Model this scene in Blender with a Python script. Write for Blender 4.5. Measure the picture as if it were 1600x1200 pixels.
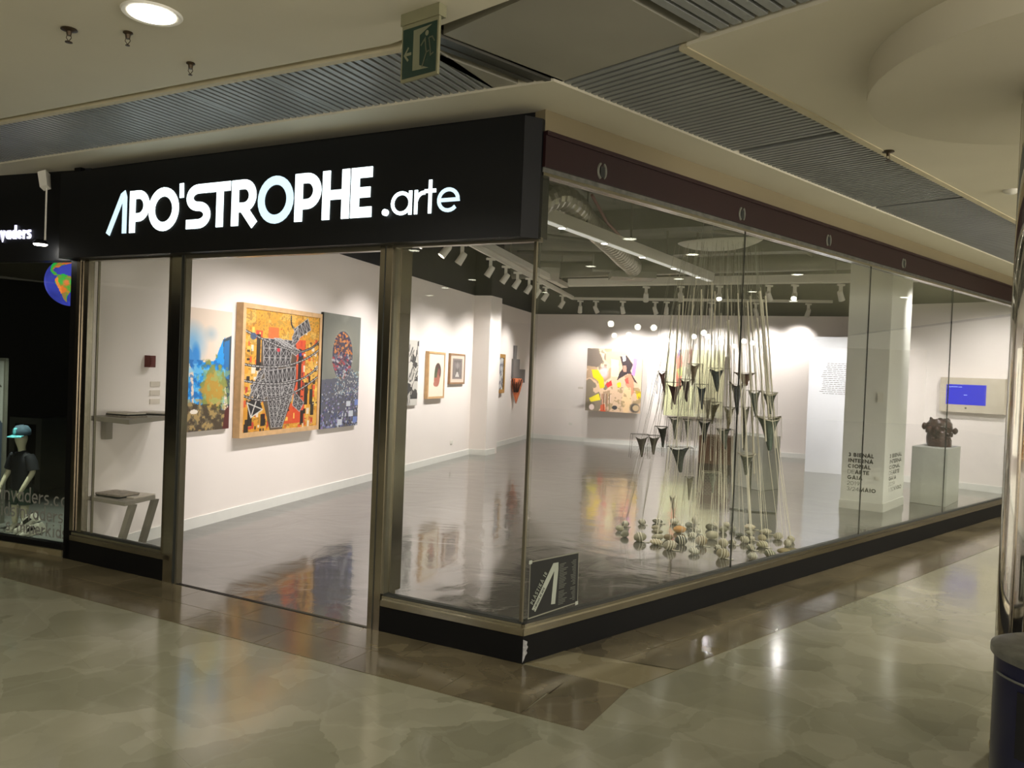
import bpy, bmesh, math, random
import numpy as np
from mathutils import Vector, Matrix
random.seed(7)
RNG = np.random.RandomState(5)
for o in list(bpy.data.objects): bpy.data.objects.remove(o)
SC = bpy.context.scene
COL = SC.collection
PI = math.pi
R = math.radians

# ------------------------------------------------------------------ camera
FPX = 1255.0; ROLL = R(2.28); PITCH = math.atan(22.0/FPX); EYE = 1.6
cam_d = bpy.data.cameras.new('camera'); cam = bpy.data.objects.new('camera', cam_d); COL.objects.link(cam)
cam_d.sensor_width = 36; cam_d.lens = FPX/1600*36; cam_d.clip_start = .05; cam_d.clip_end = 200
fw = Vector((0, math.cos(PITCH), -math.sin(PITCH))); up0 = Vector((0, math.sin(PITCH), math.cos(PITCH))); r0_ = Vector((1, 0, 0))
rt = r0_*math.cos(ROLL)+up0*math.sin(ROLL); upv = -r0_*math.sin(ROLL)+up0*math.cos(ROLL)
M = Matrix((rt, upv, -fw)).transposed().to_4x4(); M.translation = (0, 0, EYE)
cam.matrix_world = M
SC.camera = cam

# ------------------------------------------------------------------ world, exposure, mall lights
w = bpy.data.worlds.new('world'); SC.world = w; w.use_nodes = True
w.node_tree.nodes['Background'].inputs[0].default_value = (1.0, .87, .66, 1)
w.node_tree.nodes['Background'].inputs[1].default_value = .16
SC.view_settings.view_transform = 'Standard'; SC.view_settings.look = 'None'
SC.view_settings.exposure = 0.0; SC.view_settings.gamma = 1.0; SC.view_settings.use_curve_mapping = False
SC.cycles.max_bounces = 8; SC.cycles.transparent_max_bounces = 24; SC.cycles.use_denoising = True
SC.cycles.sample_clamp_indirect = 6.0
DL_W = 60.0          # mall downlight power
SPOT_W = 190.0      # gallery track spot power

FILL_AREAS = [((0, -7.6, 1.35), (15, 2.3), (0, 1, .05), 430), ((12.5, -2.5, 1.35), (8, 2.3), (-.8, .6, .05), 850)]   # unseen area lights added behind the viewer to fill the mall
def aim(o, d):
    o.rotation_euler = Vector(d).to_track_quat('-Z', 'Y').to_euler()
def lamp(kind, loc, power, color, parent=None, d=(0, 0, -1), **kw):
    l = bpy.data.lights.new('lamp_light', kind); l.energy = power; l.color = color
    for k, v in kw.items(): setattr(l, k, v)
    o = bpy.data.objects.new('lamp_light', l); COL.objects.link(o)
    if parent: o.parent = parent; o.location = Vector(loc)-parent.location
    else: o.location = loc
    aim(o, d); return o

for p_, sz_, d_, w_ in FILL_AREAS:
    lo = lamp('AREA', p_, w_, (1, .93, .82), None, d_, shape='RECTANGLE', size=sz_[0], size_y=sz_[1]); lo.name = 'added_fill_light'
# ------------------------------------------------------------------ measured frame of the place
def v2(a): return np.array(a, float)
C0 = v2((.1147, 4.3477)); d1 = v2((-.88498, .46562)); n1 = v2((-.46562, -.88498)); d2 = v2((.72762, .68598)); n2 = v2((.68598, -.72762))
def F(s, n, z=0): p = C0+d1*s+n1*n; return (p[0], p[1], z)      # along the sign front, n outward
def G(s, n, z=0): p = C0+d2*s+n2*n; return (p[0], p[1], z)      # along the long window, n outward
N0 = v2((-3.4815, 6.295)); dn = v2((-.93399, .3573)); nn = v2((-.3573, -.93399))
def NB(s, n, z=0): p = N0+dn*s+nn*n; return (p[0], p[1], z)     # neighbour's front
dl = v2((.28063, .95982)); nl = v2((.95982, -.28063)); W0 = v2((-2.970, 7.319))
def LW(s, n, z=0): p = W0+dl*s+nl*n; return (p[0], p[1], z)     # left gallery wall, n into room
db = v2((.924, -.3824)); nb = v2((-.3824, -.924)); B0 = v2((2.224, 18.140))
def BW(s, n, z=0): p = B0+db*s+nb*n; return (p[0], p[1], z)
def _ray(x, y):
    dx, dy = x-800, y-600
    u = dx*math.cos(ROLL)+dy*math.sin(ROLL); v = -dx*math.sin(ROLL)+dy*math.cos(ROLL)
    return (u/FPX, (FPX*math.cos(PITCH)-v*math.sin(PITCH))/FPX, (-v*math.cos(PITCH)-FPX*math.sin(PITCH))/FPX)
def atz(x, y, z):
    r = _ray(x, y); t = (z-EYE)/r[2]; return (r[0]*t, r[1]*t, z)
def aty(x, y, Y):
    r = _ray(x, y); t = Y/r[1]; return (r[0]*t, Y, EYE+r[2]*t)

# ------------------------------------------------------------------ materials
def srgb(c):
    c = [x/255 for x in c]
    return tuple((x/12.92 if x <= .04045 else ((x+.055)/1.055)**2.4) for x in c)+(1,)
def mat(name, c, rough=.5, metal=0, emit=None, es=1, noise=.06, nscale=8, bump=0, bscale=40, spec=.5, coat=0):
    m = bpy.data.materials.new(name); m.use_nodes = True
    nt = m.node_tree; b = nt.nodes['Principled BSDF']; L = nt.links.new
    b.inputs['Roughness'].default_value = rough; b.inputs['Metallic'].default_value = metal
    b.inputs['Specular IOR Level'].default_value = spec
    if coat: b.inputs['Coat Weight'].default_value = coat
    geo = nt.nodes.new('ShaderNodeNewGeometry')
    c = srgb(c)
    if noise:
        n = nt.nodes.new('ShaderNodeTexNoise'); n.inputs['Scale'].default_value = nscale; n.inputs['Detail'].default_value = 4
        L(geo.outputs['Position'], n.inputs['Vector'])
        r = nt.nodes.new('ShaderNodeMapRange'); r.inputs['From Min'].default_value = .3; r.inputs['From Max'].default_value = .7
        r.inputs['To Min'].default_value = 1-noise; r.inputs['To Max'].default_value = 1+noise
        L(n.outputs['Fac'], r.inputs['Value'])
        x = nt.nodes.new('ShaderNodeVectorMath'); x.operation = 'SCALE'; x.inputs[0].default_value = c[:3]
        L(r.outputs['Result'], x.inputs['Scale']); L(x.outputs['Vector'], b.inputs['Base Color'])
    else: b.inputs['Base Color'].default_value = c
    if bump:
        n = nt.nodes.new('ShaderNodeTexNoise'); n.inputs['Scale'].default_value = bscale; n.inputs['Detail'].default_value = 5
        L(geo.outputs['Position'], n.inputs['Vector'])
        bp = nt.nodes.new('ShaderNodeBump'); bp.inputs['Strength'].default_value = bump; bp.inputs['Distance'].default_value = .01
        L(n.outputs['Fac'], bp.inputs['Height']); L(bp.outputs['Normal'], b.inputs['Normal'])
    if emit:
        b.inputs['Emission Color'].default_value = srgb(emit); b.inputs['Emission Strength'].default_value = es
    return m
def vmat(name, rough=.5, emit=0, bump=0):
    m = bpy.data.materials.new(name); m.use_nodes = True; nt = m.node_tree; b = nt.nodes['Principled BSDF']
    a = nt.nodes.new('ShaderNodeVertexColor'); a.layer_name = 'paint'
    nt.links.new(a.outputs['Color'], b.inputs['Base Color']); b.inputs['Roughness'].default_value = rough
    if emit:
        nt.links.new(a.outputs['Color'], b.inputs['Emission Color']); b.inputs['Emission Strength'].default_value = emit
    if bump:
        n = nt.nodes.new('ShaderNodeTexNoise'); n.inputs['Scale'].default_value = 60
        bp = nt.nodes.new('ShaderNodeBump'); bp.inputs['Strength'].default_value = bump; bp.inputs['Distance'].default_value = .005
        nt.links.new(n.outputs['Fac'], bp.inputs['Height']); nt.links.new(bp.outputs['Normal'], b.inputs['Normal'])
    return m
def glassmat(name, tint, base=.045, rough=.0):
    m = bpy.data.materials.new(name); m.use_nodes = True; nt = m.node_tree; nt.nodes.clear(); L = nt.links.new
    o = nt.nodes.new('ShaderNodeOutputMaterial'); t = nt.nodes.new('ShaderNodeBsdfTransparent'); g = nt.nodes.new('ShaderNodeBsdfGlossy')
    t.inputs[0].default_value = tint; g.inputs['Roughness'].default_value = rough; g.inputs[0].default_value = (.95, 1, .95, 1)
    lw = nt.nodes.new('ShaderNodeLayerWeight'); lw.inputs[0].default_value = .5
    p = nt.nodes.new('ShaderNodeMath'); p.operation = 'POWER'; p.inputs[1].default_value = 4.0; L(lw.outputs['Facing'], p.inputs[0])
    q = nt.nodes.new('ShaderNodeMath'); q.operation = 'MULTIPLY_ADD'; q.inputs[1].default_value = .9; q.inputs[2].default_value = base; L(p.outputs[0], q.inputs[0])
    x = nt.nodes.new('ShaderNodeMixShader'); L(q.outputs[0], x.inputs[0]); L(t.outputs[0], x.inputs[1]); L(g.outputs[0], x.inputs[2]); L(x.outputs[0], o.inputs[0])
    return m
def marble(name, c1, c2, c3, rough=.13):
    m = bpy.data.materials.new(name); m.use_nodes = True; nt = m.node_tree; b = nt.nodes['Principled BSDF']; L = nt.links.new
    geo = nt.nodes.new('ShaderNodeNewGeometry')
    nz = nt.nodes.new('ShaderNodeTexNoise'); nz.inputs['Scale'].default_value = 2.2; nz.inputs['Detail'].default_value = 6; nz.inputs['Roughness'].default_value = .6
    L(geo.outputs['Position'], nz.inputs['Vector'])
    mx = nt.nodes.new('ShaderNodeVectorMath'); mx.operation = 'MULTIPLY_ADD'; mx.inputs[1].default_value = (.26, .26, .26)
    L(nz.outputs['Color'], mx.inputs[0]); L(geo.outputs['Position'], mx.inputs[2])
    vo = nt.nodes.new('ShaderNodeTexVoronoi'); vo.inputs['Scale'].default_value = 2.3; L(mx.outputs[0], vo.inputs['Vector'])
    vb = nt.nodes.new('ShaderNodeTexVoronoi'); vb.inputs['Scale'].default_value = 5.5; vb.feature = 'F1'; L(mx.outputs[0], vb.inputs['Vector'])
    sep = nt.nodes.new('ShaderNodeSeparateColor'); L(vo.outputs['Color'], sep.inputs[0])
    sep2 = nt.nodes.new('ShaderNodeSeparateColor'); L(vb.outputs['Color'], sep2.inputs[0])
    a = nt.nodes.new('ShaderNodeMath'); a.operation = 'MULTIPLY_ADD'; a.inputs[1].default_value = .5; L(sep.outputs[0], a.inputs[0])
    a2 = nt.nodes.new('ShaderNodeMath'); a2.operation = 'MULTIPLY_ADD'; a2.inputs[1].default_value = .22; L(sep2.outputs[0], a2.inputs[0]); L(a2.outputs[0], a.inputs[2])
    n2_ = nt.nodes.new('ShaderNodeTexNoise'); n2_.inputs['Scale'].default_value = 3.1; n2_.inputs['Detail'].default_value = 8; L(geo.outputs['Position'], n2_.inputs['Vector'])
    a3 = nt.nodes.new('ShaderNodeMath'); a3.operation = 'MULTIPLY'; a3.inputs[1].default_value = .42; L(n2_.outputs['Fac'], a3.inputs[0]); L(a3.outputs[0], a2.inputs[2])
    rp = nt.nodes.new('ShaderNodeValToRGB'); L(a.outputs[0], rp.inputs[0]); e = rp.color_ramp
    e.elements[0].position = .15; e.elements[0].color = srgb(c1); e.elements[1].position = .85; e.elements[1].color = srgb(c3)
    k = e.elements.new(.5); k.color = srgb(c2)
    ve = nt.nodes.new('ShaderNodeTexVoronoi'); ve.feature = 'DISTANCE_TO_EDGE'; ve.inputs['Scale'].default_value = 1.3; L(mx.outputs[0], ve.inputs['Vector'])
    mr = nt.nodes.new('ShaderNodeMapRange'); mr.inputs['From Max'].default_value = .02; mr.inputs['To Min'].default_value = .07; mr.inputs['To Max'].default_value = 0; L(ve.outputs['Distance'], mr.inputs['Value'])
    mc = nt.nodes.new('ShaderNodeMix'); mc.data_type = 'RGBA'; L(mr.outputs['Result'], mc.inputs[0]); L(rp.outputs[0], mc.inputs[6]); mc.inputs[7].default_value = srgb(tuple(min(255, x+45) for x in c3))
    oi = nt.nodes.new('ShaderNodeObjectInfo')
    mr2 = nt.nodes.new('ShaderNodeMapRange'); mr2.inputs['To Min'].default_value = .93; mr2.inputs['To Max'].default_value = 1.05; L(oi.outputs['Random'], mr2.inputs['Value'])
    sc = nt.nodes.new('ShaderNodeVectorMath'); sc.operation = 'SCALE'; L(mc.outputs[2], sc.inputs[0]); L(mr2.outputs['Result'], sc.inputs['Scale']); L(sc.outputs[0], b.inputs['Base Color'])
    b.inputs['Roughness'].default_value = rough; b.inputs['Specular IOR Level'].default_value = .55
    bn = nt.nodes.new('ShaderNodeTexNoise'); bn.inputs['Scale'].default_value = 9; bn.inputs['Detail'].default_value = 2; L(geo.outputs['Position'], bn.inputs['Vector'])
    bp = nt.nodes.new('ShaderNodeBump'); bp.inputs['Strength'].default_value = .035; bp.inputs['Distance'].default_value = .02; L(bn.outputs['Fac'], bp.inputs['Height']); L(bp.outputs[0], b.inputs['Normal'])
    return m
def epoxy(name):
    m = mat(name, (84, 80, 76), rough=.1, noise=.05, nscale=1.5, spec=.7, coat=.2); nt = m.node_tree; L = nt.links.new; b = nt.nodes['Principled BSDF']
    geo = nt.nodes.new('ShaderNodeNewGeometry'); n = nt.nodes.new('ShaderNodeTexNoise'); n.inputs['Scale'].default_value = 1.6; n.inputs['Detail'].default_value = 5; n.inputs['Distortion'].default_value = 1.2
    L(geo.outputs['Position'], n.inputs['Vector'])
    bp = nt.nodes.new('ShaderNodeBump'); bp.inputs['Strength'].default_value = .16; bp.inputs['Distance'].default_value = .04; L(n.outputs['Fac'], bp.inputs['Height']); L(bp.outputs[0], b.inputs['Normal'])
    return m
MT = dict(
 marble=marble('pale_marble', (99, 97, 79), (111, 109, 90), (124, 121, 102)),
 brown=marble('brown_marble', (68, 61, 44), (80, 72, 54), (96, 87, 66)),
 wedge=marble('buff_marble', (98, 90, 66), (110, 101, 76), (120, 112, 88)),
 epoxy=epoxy('grey_epoxy'),
 beige=mat('beige_paint', (208, 202, 182), .8, nscale=1.5, noise=.03),
 bulk=mat('shaded_beige_paint', (128, 117, 90), .8, nscale=1.5, noise=.04),  # bulkhead beige, darkened in the colour to stand for its shade
 trimw=mat('pale_trim', (196, 186, 156), .6),
 slat=mat('slat_metal', (142, 145, 144), .4, 0, nscale=3),
 panel=mat('grey_panel', (150, 147, 134), .45, 0, nscale=2),
 dark=mat('dark_void', (16, 16, 15), .9),
 black=mat('black_paint', (14, 15, 17), .45, noise=.04, spec=.3),
 plinth=mat('black_plinth', (5, 5, 5), .5, noise=.1, spec=.2),
 maroon=mat('maroon_paint', (38, 15, 16), .4, noise=.06),
 chrome=mat('stainless', (196, 192, 180), .14, 1, nscale=3, noise=.03),
 chromed=mat('dark_stainless', (168, 160, 146), .2, 1, nscale=3),
 mirror=mat('polished_column_steel', (205, 200, 190), .05, 1, nscale=2, noise=.02),
 alu=mat('brushed_frame', (150, 144, 128), .28, .9),
 white=mat('gallery_white', (240, 232, 226), .75, nscale=1.5, noise=.015),
 whitep=mat('white_paint', (230, 230, 224), .5, noise=.02),
 cool=mat('white_board', (232, 234, 240), .6, noise=.01),
 upper=mat('black_wall', (24, 26, 28), .8, noise=.05),
 slab=mat('slab_grey', (104, 107, 98), .8, noise=.2, nscale=2),
 pipeg=mat('pipe_grey', (120, 120, 110), .5, .3),
 duct=mat('foil_duct', (190, 188, 178), .32, .75, bump=.5, bscale=60),
 fixture=mat('white_fixture', (225, 222, 212), .4, noise=.02),
 strip=mat('white_underside_glow', (240, 240, 236), .5, emit=(235, 236, 228), es=.42, noise=0),  # white channel underside, its light put in as a weak glow
 glow=mat('lamp_glow', (255, 255, 255), emit=(255, 248, 235), es=14, noise=0),
 glowdl=mat('downlight_glow', (255, 255, 255), emit=(255, 247, 228), es=9, noise=0),
 letter=mat('lit_letter', (240, 248, 248), emit=(228, 246, 250), es=2.4, noise=0),
 letterp=mat('lit_letter_blue', (200, 225, 240), emit=(200, 226, 240), es=1.1, noise=0),
 nletter=mat('lit_letter_violet', (230, 230, 255), emit=(222, 222, 255), es=1.5, noise=0),
 wood=mat('light_wood', (206, 168, 122), .5, nscale=14, noise=.12),
 woodd=mat('brown_wood', (150, 116, 84), .5, nscale=14, noise=.15),
 gold=mat('gold_frame', (190, 144, 62), .35, .5, nscale=30, noise=.2),
 greyart=mat('grey_cutout', (120, 116, 114), .7),
 paint=vmat('oil_paint', .55, bump=.15), print=vmat('print', .6), canvas=mat('canvas_edge', (196, 190, 178), .8),
 cord=mat('cotton_cord', (240, 233, 212), .8), cordg=mat('grey_cord', (150, 146, 132), .8),
 thread=mat('nylon_thread', (176, 176, 164), .3), wire=mat('iron_wire', (112, 108, 98), .45, .6),
 wirew=mat('pale_wire', (196, 190, 170), .5, .3),
 scr=mat('blue_screen', (0, 2, 20), emit=(0, 24, 255), es=1.05, noise=0),
 scrt=mat('screen_text', (170, 190, 255), emit=(150, 180, 255), es=1.0, noise=0),
 tvbox=mat('tv_box', (200, 190, 172), .6), ink=mat('black_vinyl', (36, 38, 34), .5, noise=0), inkg=mat('thin_vinyl', (66, 68, 60), .5, noise=0),
 grey=mat('plinth_grey', (186, 188, 180), .5), brownbox=mat('brown_plinth', (112, 84, 66), .6, nscale=5, noise=.12), brownbase=mat('dark_brown_base', (60, 44, 36), .6),
 navy=mat('navy_enamel', (16, 18, 48), .3, noise=.05), lid=mat('scuffed_lid', (128, 128, 122), .35, .7, nscale=18, noise=.25), hole=mat('bin_hole', (3, 3, 3), .9, noise=0),
 vinylg=mat('frosted_vinyl', (112, 112, 104), .7, noise=0), skin=mat('mannequin_cream', (216, 212, 184), .55), shirt=mat('navy_shirt', (20, 24, 32), .8, nscale=40, noise=.5),
 short=mat('green_shorts', (58, 78, 68), .8), cap=mat('blue_cap', (60, 84, 100), .8, nscale=30, noise=.35), capf=mat('teal_print', (96, 190, 200), .7, nscale=40, noise=.4),
 shoew=mat('shoe_white', (206, 204, 188), .6), shoek=mat('shoe_black', (26, 26, 26), .6), stage=mat('stage_grey', (112, 114, 108), .6, nscale=6, noise=.12),
 ncab=mat('cabinet_grey', (74, 76, 72), .6), nwall=mat('dark_shop_wall', (17, 18, 17), .8), exitw=mat('sign_cream', (128, 126, 98), .6), exitg=mat('sign_green', (22, 50, 40), .5),
 exiti=mat('sign_pictogram', (120, 122, 98), .6), sprk=mat('sprinkler_bronze', (70, 58, 42), .4, .6), plate=mat('label_card', (214, 204, 190), .7), redb=mat('dark_red_box', (96, 38, 30), .5),
 shelf=mat('grey_shelf', (150, 144, 132), .45), paper=mat('paper_stack', (150, 140, 128), .7, nscale=30, noise=.3), paper2=mat('pale_paper', (206, 196, 184), .7),
 poster=mat('poster_black', (30, 31, 27), .6), posterw=mat('poster_white', (172, 178, 164), .6), posterg=mat('poster_grey_text', (104, 106, 96), .6), tape=mat('poster_edge', (140, 140, 124), .6),
 rust=mat('glazed_clay', (62, 38, 30), .28, nscale=16, noise=.6, bump=.8, bscale=30), orange=mat('orange_cloth', (212, 120, 78), .7, nscale=30, noise=.3), scuff=mat('scuffed_metal', (150, 150, 150), .5, nscale=60, noise=.3), rail=mat('rail_metal', (96, 95, 88), .4, .5),
)
MT['glass'] = glassmat('shop_glass', (.97, .978, .966, 1)); MT['nglass'] = glassmat('dark_shop_glass', (.86, .88, .86, 1))

# ------------------------------------------------------------------ mesh building
class MB:
    def __init__(s): s.v = []; s.f = []; s.m = []; s.mi = 0
    def add(s, vs, fs):
        k = len(s.v); s.v += [tuple(map(float, a)) for a in vs]; s.f += [tuple(i+k for i in f) for f in fs]; s.m += [s.mi]*len(fs); return s
    def hexa(s, q):   # 8 points: bottom 4 then top 4
        return s.add(q, [(3, 2, 1, 0), (4, 5, 6, 7), (0, 1, 5, 4), (1, 2, 6, 5), (2, 3, 7, 6), (3, 0, 4, 7)])
    def fbox(s, fr, s0, s1, a0, a1, z0, z1):
        return s.hexa([fr(s0, a0, z0), fr(s1, a0, z0), fr(s1, a1, z0), fr(s0, a1, z0), fr(s0, a0, z1), fr(s1, a0, z1), fr(s1, a1, z1), fr(s0, a1, z1)])
    def box(s, c, d, M_=None):
        x, y, z = d[0]/2, d[1]/2, d[2]/2
        q = [Vector(p) for p in ((-x, -y, -z), (x, -y, -z), (x, y, -z), (-x, y, -z), (-x, -y, z), (x, -y, z), (x, y, z), (-x, y, z))]
        if M_ is not None: q = [M_ @ p for p in q]
        return s.hexa([(p.x+c[0], p.y+c[1], p.z+c[2]) for p in q])
    def prism(s, poly, z0, z1):
        n = len(poly); return s.add([(p[0], p[1], z0) for p in poly]+[(p[0], p[1], z1) for p in poly],
            [tuple(range(n-1, -1, -1)), tuple(range(n, 2*n))]+[(i, (i+1) % n, n+(i+1) % n, n+i) for i in range(n)])
    def tube(s, pts, r, seg=8, cap=True):
        pts = [Vector(p) for p in pts]; n = len(pts); rs = r if isinstance(r, (list, tuple)) else [r]*n
        rings = []; prev = None
        for i, p in enumerate(pts):
            t = (pts[min(i+1, n-1)]-pts[max(i-1, 0)]); t = t.normalized() if t.length > 1e-9 else Vector((0, 0, 1))
            if prev is None: a = t.orthogonal().normalized()
            else: a = (prev-t*prev.dot(t)); a = a.normalized() if a.length > 1e-6 else t.orthogonal().normalized()
            prev = a; b = t.cross(a)
            rings.append([p+(a*math.cos(2*PI*k/seg)+b*math.sin(2*PI*k/seg))*rs[i] for k in range(seg)])
        vs = [q for g in rings for q in g]; fs = []
        for i in range(n-1):
            for k in range(seg): fs.append((i*seg+k, i*seg+(k+1) % seg, (i+1)*seg+(k+1) % seg, (i+1)*seg+k))
        if cap: fs.append(tuple(range(seg-1, -1, -1))); fs.append(tuple((n-1)*seg+k for k in range(seg)))
        return s.add(vs, fs)
    def lathe(s, prof, c=(0, 0, 0), seg=24, M_=None, sx=1, sy=1):
        vs = []; fs = []
        for (r, z) in prof:
            for k in range(seg):
                p = Vector((r*math.cos(2*PI*k/seg)*sx, r*math.sin(2*PI*k/seg)*sy, z))
                if M_ is not None: p = M_ @ p
                vs.append((p.x+c[0], p.y+c[1], p.z+c[2]))
        n = len(prof)
        for i in range(n-1):
            for k in range(seg): fs.append((i*seg+k, i*seg+(k+1) % seg, (i+1)*seg+(k+1) % seg, (i+1)*seg+k))
        fs.append(tuple(range(seg-1, -1, -1))); fs.append(tuple((n-1)*seg+k for k in range(seg)))
        return s.add(vs, fs)
    def ball(s, c, r, seg=12, rings=8, M_=None, wob=0, rnd=None):
        rx, ry, rz = r if isinstance(r, (list, tuple)) else (r, r, r); vs = []; fs = []
        ph = [(rnd or random).uniform(0, 6) for _ in range(4)]
        for i in range(rings+1):
            th = PI*i/rings
            for k in range(seg):
                a = 2*PI*k/seg; q = 1+wob*(math.sin(2*a+ph[0])*.5+math.sin(3*a+ph[1]+th*2)*.3+math.cos(2*th+ph[2]+a)*.4)
                p = Vector((math.cos(a)*math.sin(th)*rx*q, math.sin(a)*math.sin(th)*ry*q, -math.cos(th)*rz*q))
                if M_ is not None: p = M_ @ p
                vs.append((p.x+c[0], p.y+c[1], p.z+c[2]))
        for i in range(rings):
            for k in range(seg): fs.append((i*seg+k, i*seg+(k+1) % seg, (i+1)*seg+(k+1) % seg, (i+1)*seg+k))
        return s.add(vs, fs)
    def build(s, name, m, parent=None, smooth=False, bevel=0):
        me = bpy.data.meshes.new(name); off = parent_loc(parent)
        me.from_pydata([(a-off[0], b-off[1], c-off[2]) for a, b, c in s.v], [], s.f)
        for x in (m if isinstance(m, (list, tuple)) else [m]): me.materials.append(x)
        if isinstance(m, (list, tuple)): me.polygons.foreach_set('material_index', s.m)
        bm = bmesh.new(); bm.from_mesh(me); bmesh.ops.recalc_face_normals(bm, faces=bm.faces)
        if bevel: bmesh.ops.bevel(bm, geom=list(bm.edges), offset=bevel, segments=1, affect='EDGES', clamp_overlap=True)
        bm.to_mesh(me); bm.free()
        if smooth: 
            me.polygons.foreach_set('use_smooth', [True]*len(me.polygons))
            try: me.set_sharp_from_angle(angle=R(50))
            except Exception: pass
        o = bpy.data.objects.new(name, me); COL.objects.link(o)
        if parent: o.parent = parent
        return o
def parent_loc(p):
    v = Vector((0, 0, 0))
    while p is not None: v += p.location; p = p.parent
    return v
def tag(o, label=None, cat=None, group=None, kind=None):
    if label: o['label'] = label
    if cat: o['category'] = cat
    if group: o['group'] = group
    if kind: o['kind'] = kind
    return o
def thing(name, label, cat, loc=(0, 0, 0), group=None):
    o = bpy.data.objects.new(name, None); COL.objects.link(o); o.location = loc; o.empty_display_size = .1
    return tag(o, label, cat, group)
def struct(name, mb, m, parent=None, **k):
    o = mb.build(name, m, parent, **k)
    if parent is None: o['kind'] = 'structure'
    return o
def sgroup(name, loc=(0, 0, 0)):
    o = bpy.data.objects.new(name, None); COL.objects.link(o); o.location = loc; o['kind'] = 'structure'; return o
def dup(root, loc, label=None, group=None):
    r = root.copy(); COL.objects.link(r); r.location = loc
    if label: r['label'] = label
    if group: r['group'] = group
    for ch in list(root.children):
        c = ch.copy(); COL.objects.link(c); c.parent = r
        for g in ch.children:
            e = g.copy(); COL.objects.link(e); e.parent = c
    return r

# ------------------------------------------------------------------ stroke lettering
def arc(cx, cy, rx, ry, a0, a1, n=14): return [(cx+rx*math.cos(R(a0+(a1-a0)*i/n)), cy+ry*math.sin(R(a0+(a1-a0)*i/n))) for i in range(n+1)]
def glyph(ch, w, h, t):
    k = t/2; l, r_, b, p = k, w-k, k, h-k; m = h/2; cx = w/2
    full = [(x, y, 1) for x, y in arc(cx, m, (r_-l)/2, (p-b)/2, 0, 360, 28)]
    C_ = lambda *q: [list(q)]
    if ch in 'O0': return [arc(cx, m, cx-k, m-k, 0, 360, 28)]
    if ch == 'A': return [[(k*.8, 0), (cx, h-k*.3), (w-k*.8, 0)], [(w*.22, h*.3), (w*.78, h*.3)]]
    if ch == 'Λ': return [[(k*.9, 0), (w-k*2.2, p-k*.4), (w-k*1.4, p), (w-k, p-k), (w-k, 0)]]
    if ch == 'P': r2 = h*.27; return [[(l, 0), (l, p), (w-k-r2, p)]+arc(w-k-r2, p-r2*1.0, r2, r2, 90, -90)+[(l, p-2*r2)]]
    if ch == 'R':
        r2 = h*.25; return [[(l, 0), (l, p), (w*.9-k-r2, p)]+arc(w*.9-k-r2, p-r2, r2, r2, 90, -90)+[(l+k, p-2*r2)], [(w*.42, p-2*r2), (w-k*1.1, 0)]]
    if ch == 'B':
        r2 = (p-b)/4; return [[(l, b), (l, p), (w*.9-k-r2, p)]+arc(w*.9-k-r2, p-r2, r2, r2, 90, -90)+[(l, m)], [(l, m), (w-k-r2, m)]+arc(w-k-r2, b+r2, r2, r2, 90, -90)+[(l, b)]]
    if ch == 'S':
        q = (p-b)/4; return [[(w, p), (cx, p)]+arc(cx, p-q, cx-k, q, 90, 270)+arc(cx, b+q, cx-k, q, 90, -90)+[(0, b)]]
    if ch == 'T': return [[(0, p), (w, p)], [(cx, p), (cx, 0)]]
    if ch == 'H': return [[(l, 0), (l, h)], [(r_, 0), (r_, h)], [(l, m), (r_, m)]]
    if ch == 'E': return [[(w, p), (l, p), (l, b), (w, b)], [(l, m), (w*.92, m)]]
    if ch == 'I': return [[(cx, 0), (cx, h)]]
    if ch == 'L': return [[(l, h), (l, b), (w, b)]]
    if ch == 'N': return [[(l, 0), (l, p), (r_, b), (r_, h)]]
    if ch == 'M': return [[(l, 0), (w*.14+k*.6, p), (cx, b), (w*.86-k*.6, p), (r_, 0)]]
    if ch == 'C': return [arc(cx, m, cx-k, m-k, 48, 312, 20)]
    if ch == 'G': return [arc(cx, m, cx-k, m-k, 48, 352, 22)+[(cx, m*.9)]]
    if ch == 'D': return [[(l, b), (l, p), (w*.4, p)]+arc(w*.4, m, w*.6-k, m-k, 90, -90, 16)+[(l, b)]]
    if ch == 'V': return [[(k*.8, h), (cx, k*.3), (w-k*.8, h)]]
    if ch == 'K': return [[(l, 0), (l, h)], [(w-k, h), (l, m*.85)], [(w*.35, m*1.05), (w-k, 0)]]
    if ch == '1': return [[(w*.2, h*.8), (w*.6, p), (w*.6, 0)]]
    if ch == '2': return [arc(cx, h*.7, cx-k, h*.3-k, 170, -30, 12)+[(l, b), (w, b)]]
    if ch == '3': q = (p-b)/4; return [arc(cx*.9, p-q, cx-k, q, 150, -90, 12), arc(cx*.9, b+q, cx-k, q, 90, -150, 12)]
    if ch == '4': return [[(w*.72, 0), (w*.72, p), (l, h*.28), (w, h*.28)]]
    if ch == '8': q = (p-b)/4; return [arc(cx, p-q, (cx-k)*.85, q, 0, 360, 18), arc(cx, b+q, cx-k, q, 0, 360, 18)]
    if ch == '9': return [arc(cx, h*.68, cx-k, h*.32-k, 0, 360, 18), [(w-k*1.2, h*.55), (w*.45, 0)]]
    if ch == '/': return [[(0, 0), (w, h)]]
    if ch == "'": return [[(w*.55, h*.67), (w*.5, h)]]
    x = h*.64; xm = x/2    # lower case
    if ch in 'adebgo':
        ring = arc(cx, xm, cx-k, xm-k, 0, 360, 22)
        if ch == 'a': return [ring, [(r_, 0), (r_, x)]]
        if ch == 'd': return [ring, [(r_, 0), (r_, h)]]
        if ch == 'o': return [ring]
        if ch == 'e': return [[(l, xm), (r_, xm)]+arc(cx, xm, cx-k, xm-k, 0, 318, 20)]
    if ch == 'r': return [[(l, 0), (l, x)], arc(l+w*.75, x*.45, w*.75, x*.5-k, 165, 80, 7)]
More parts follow.
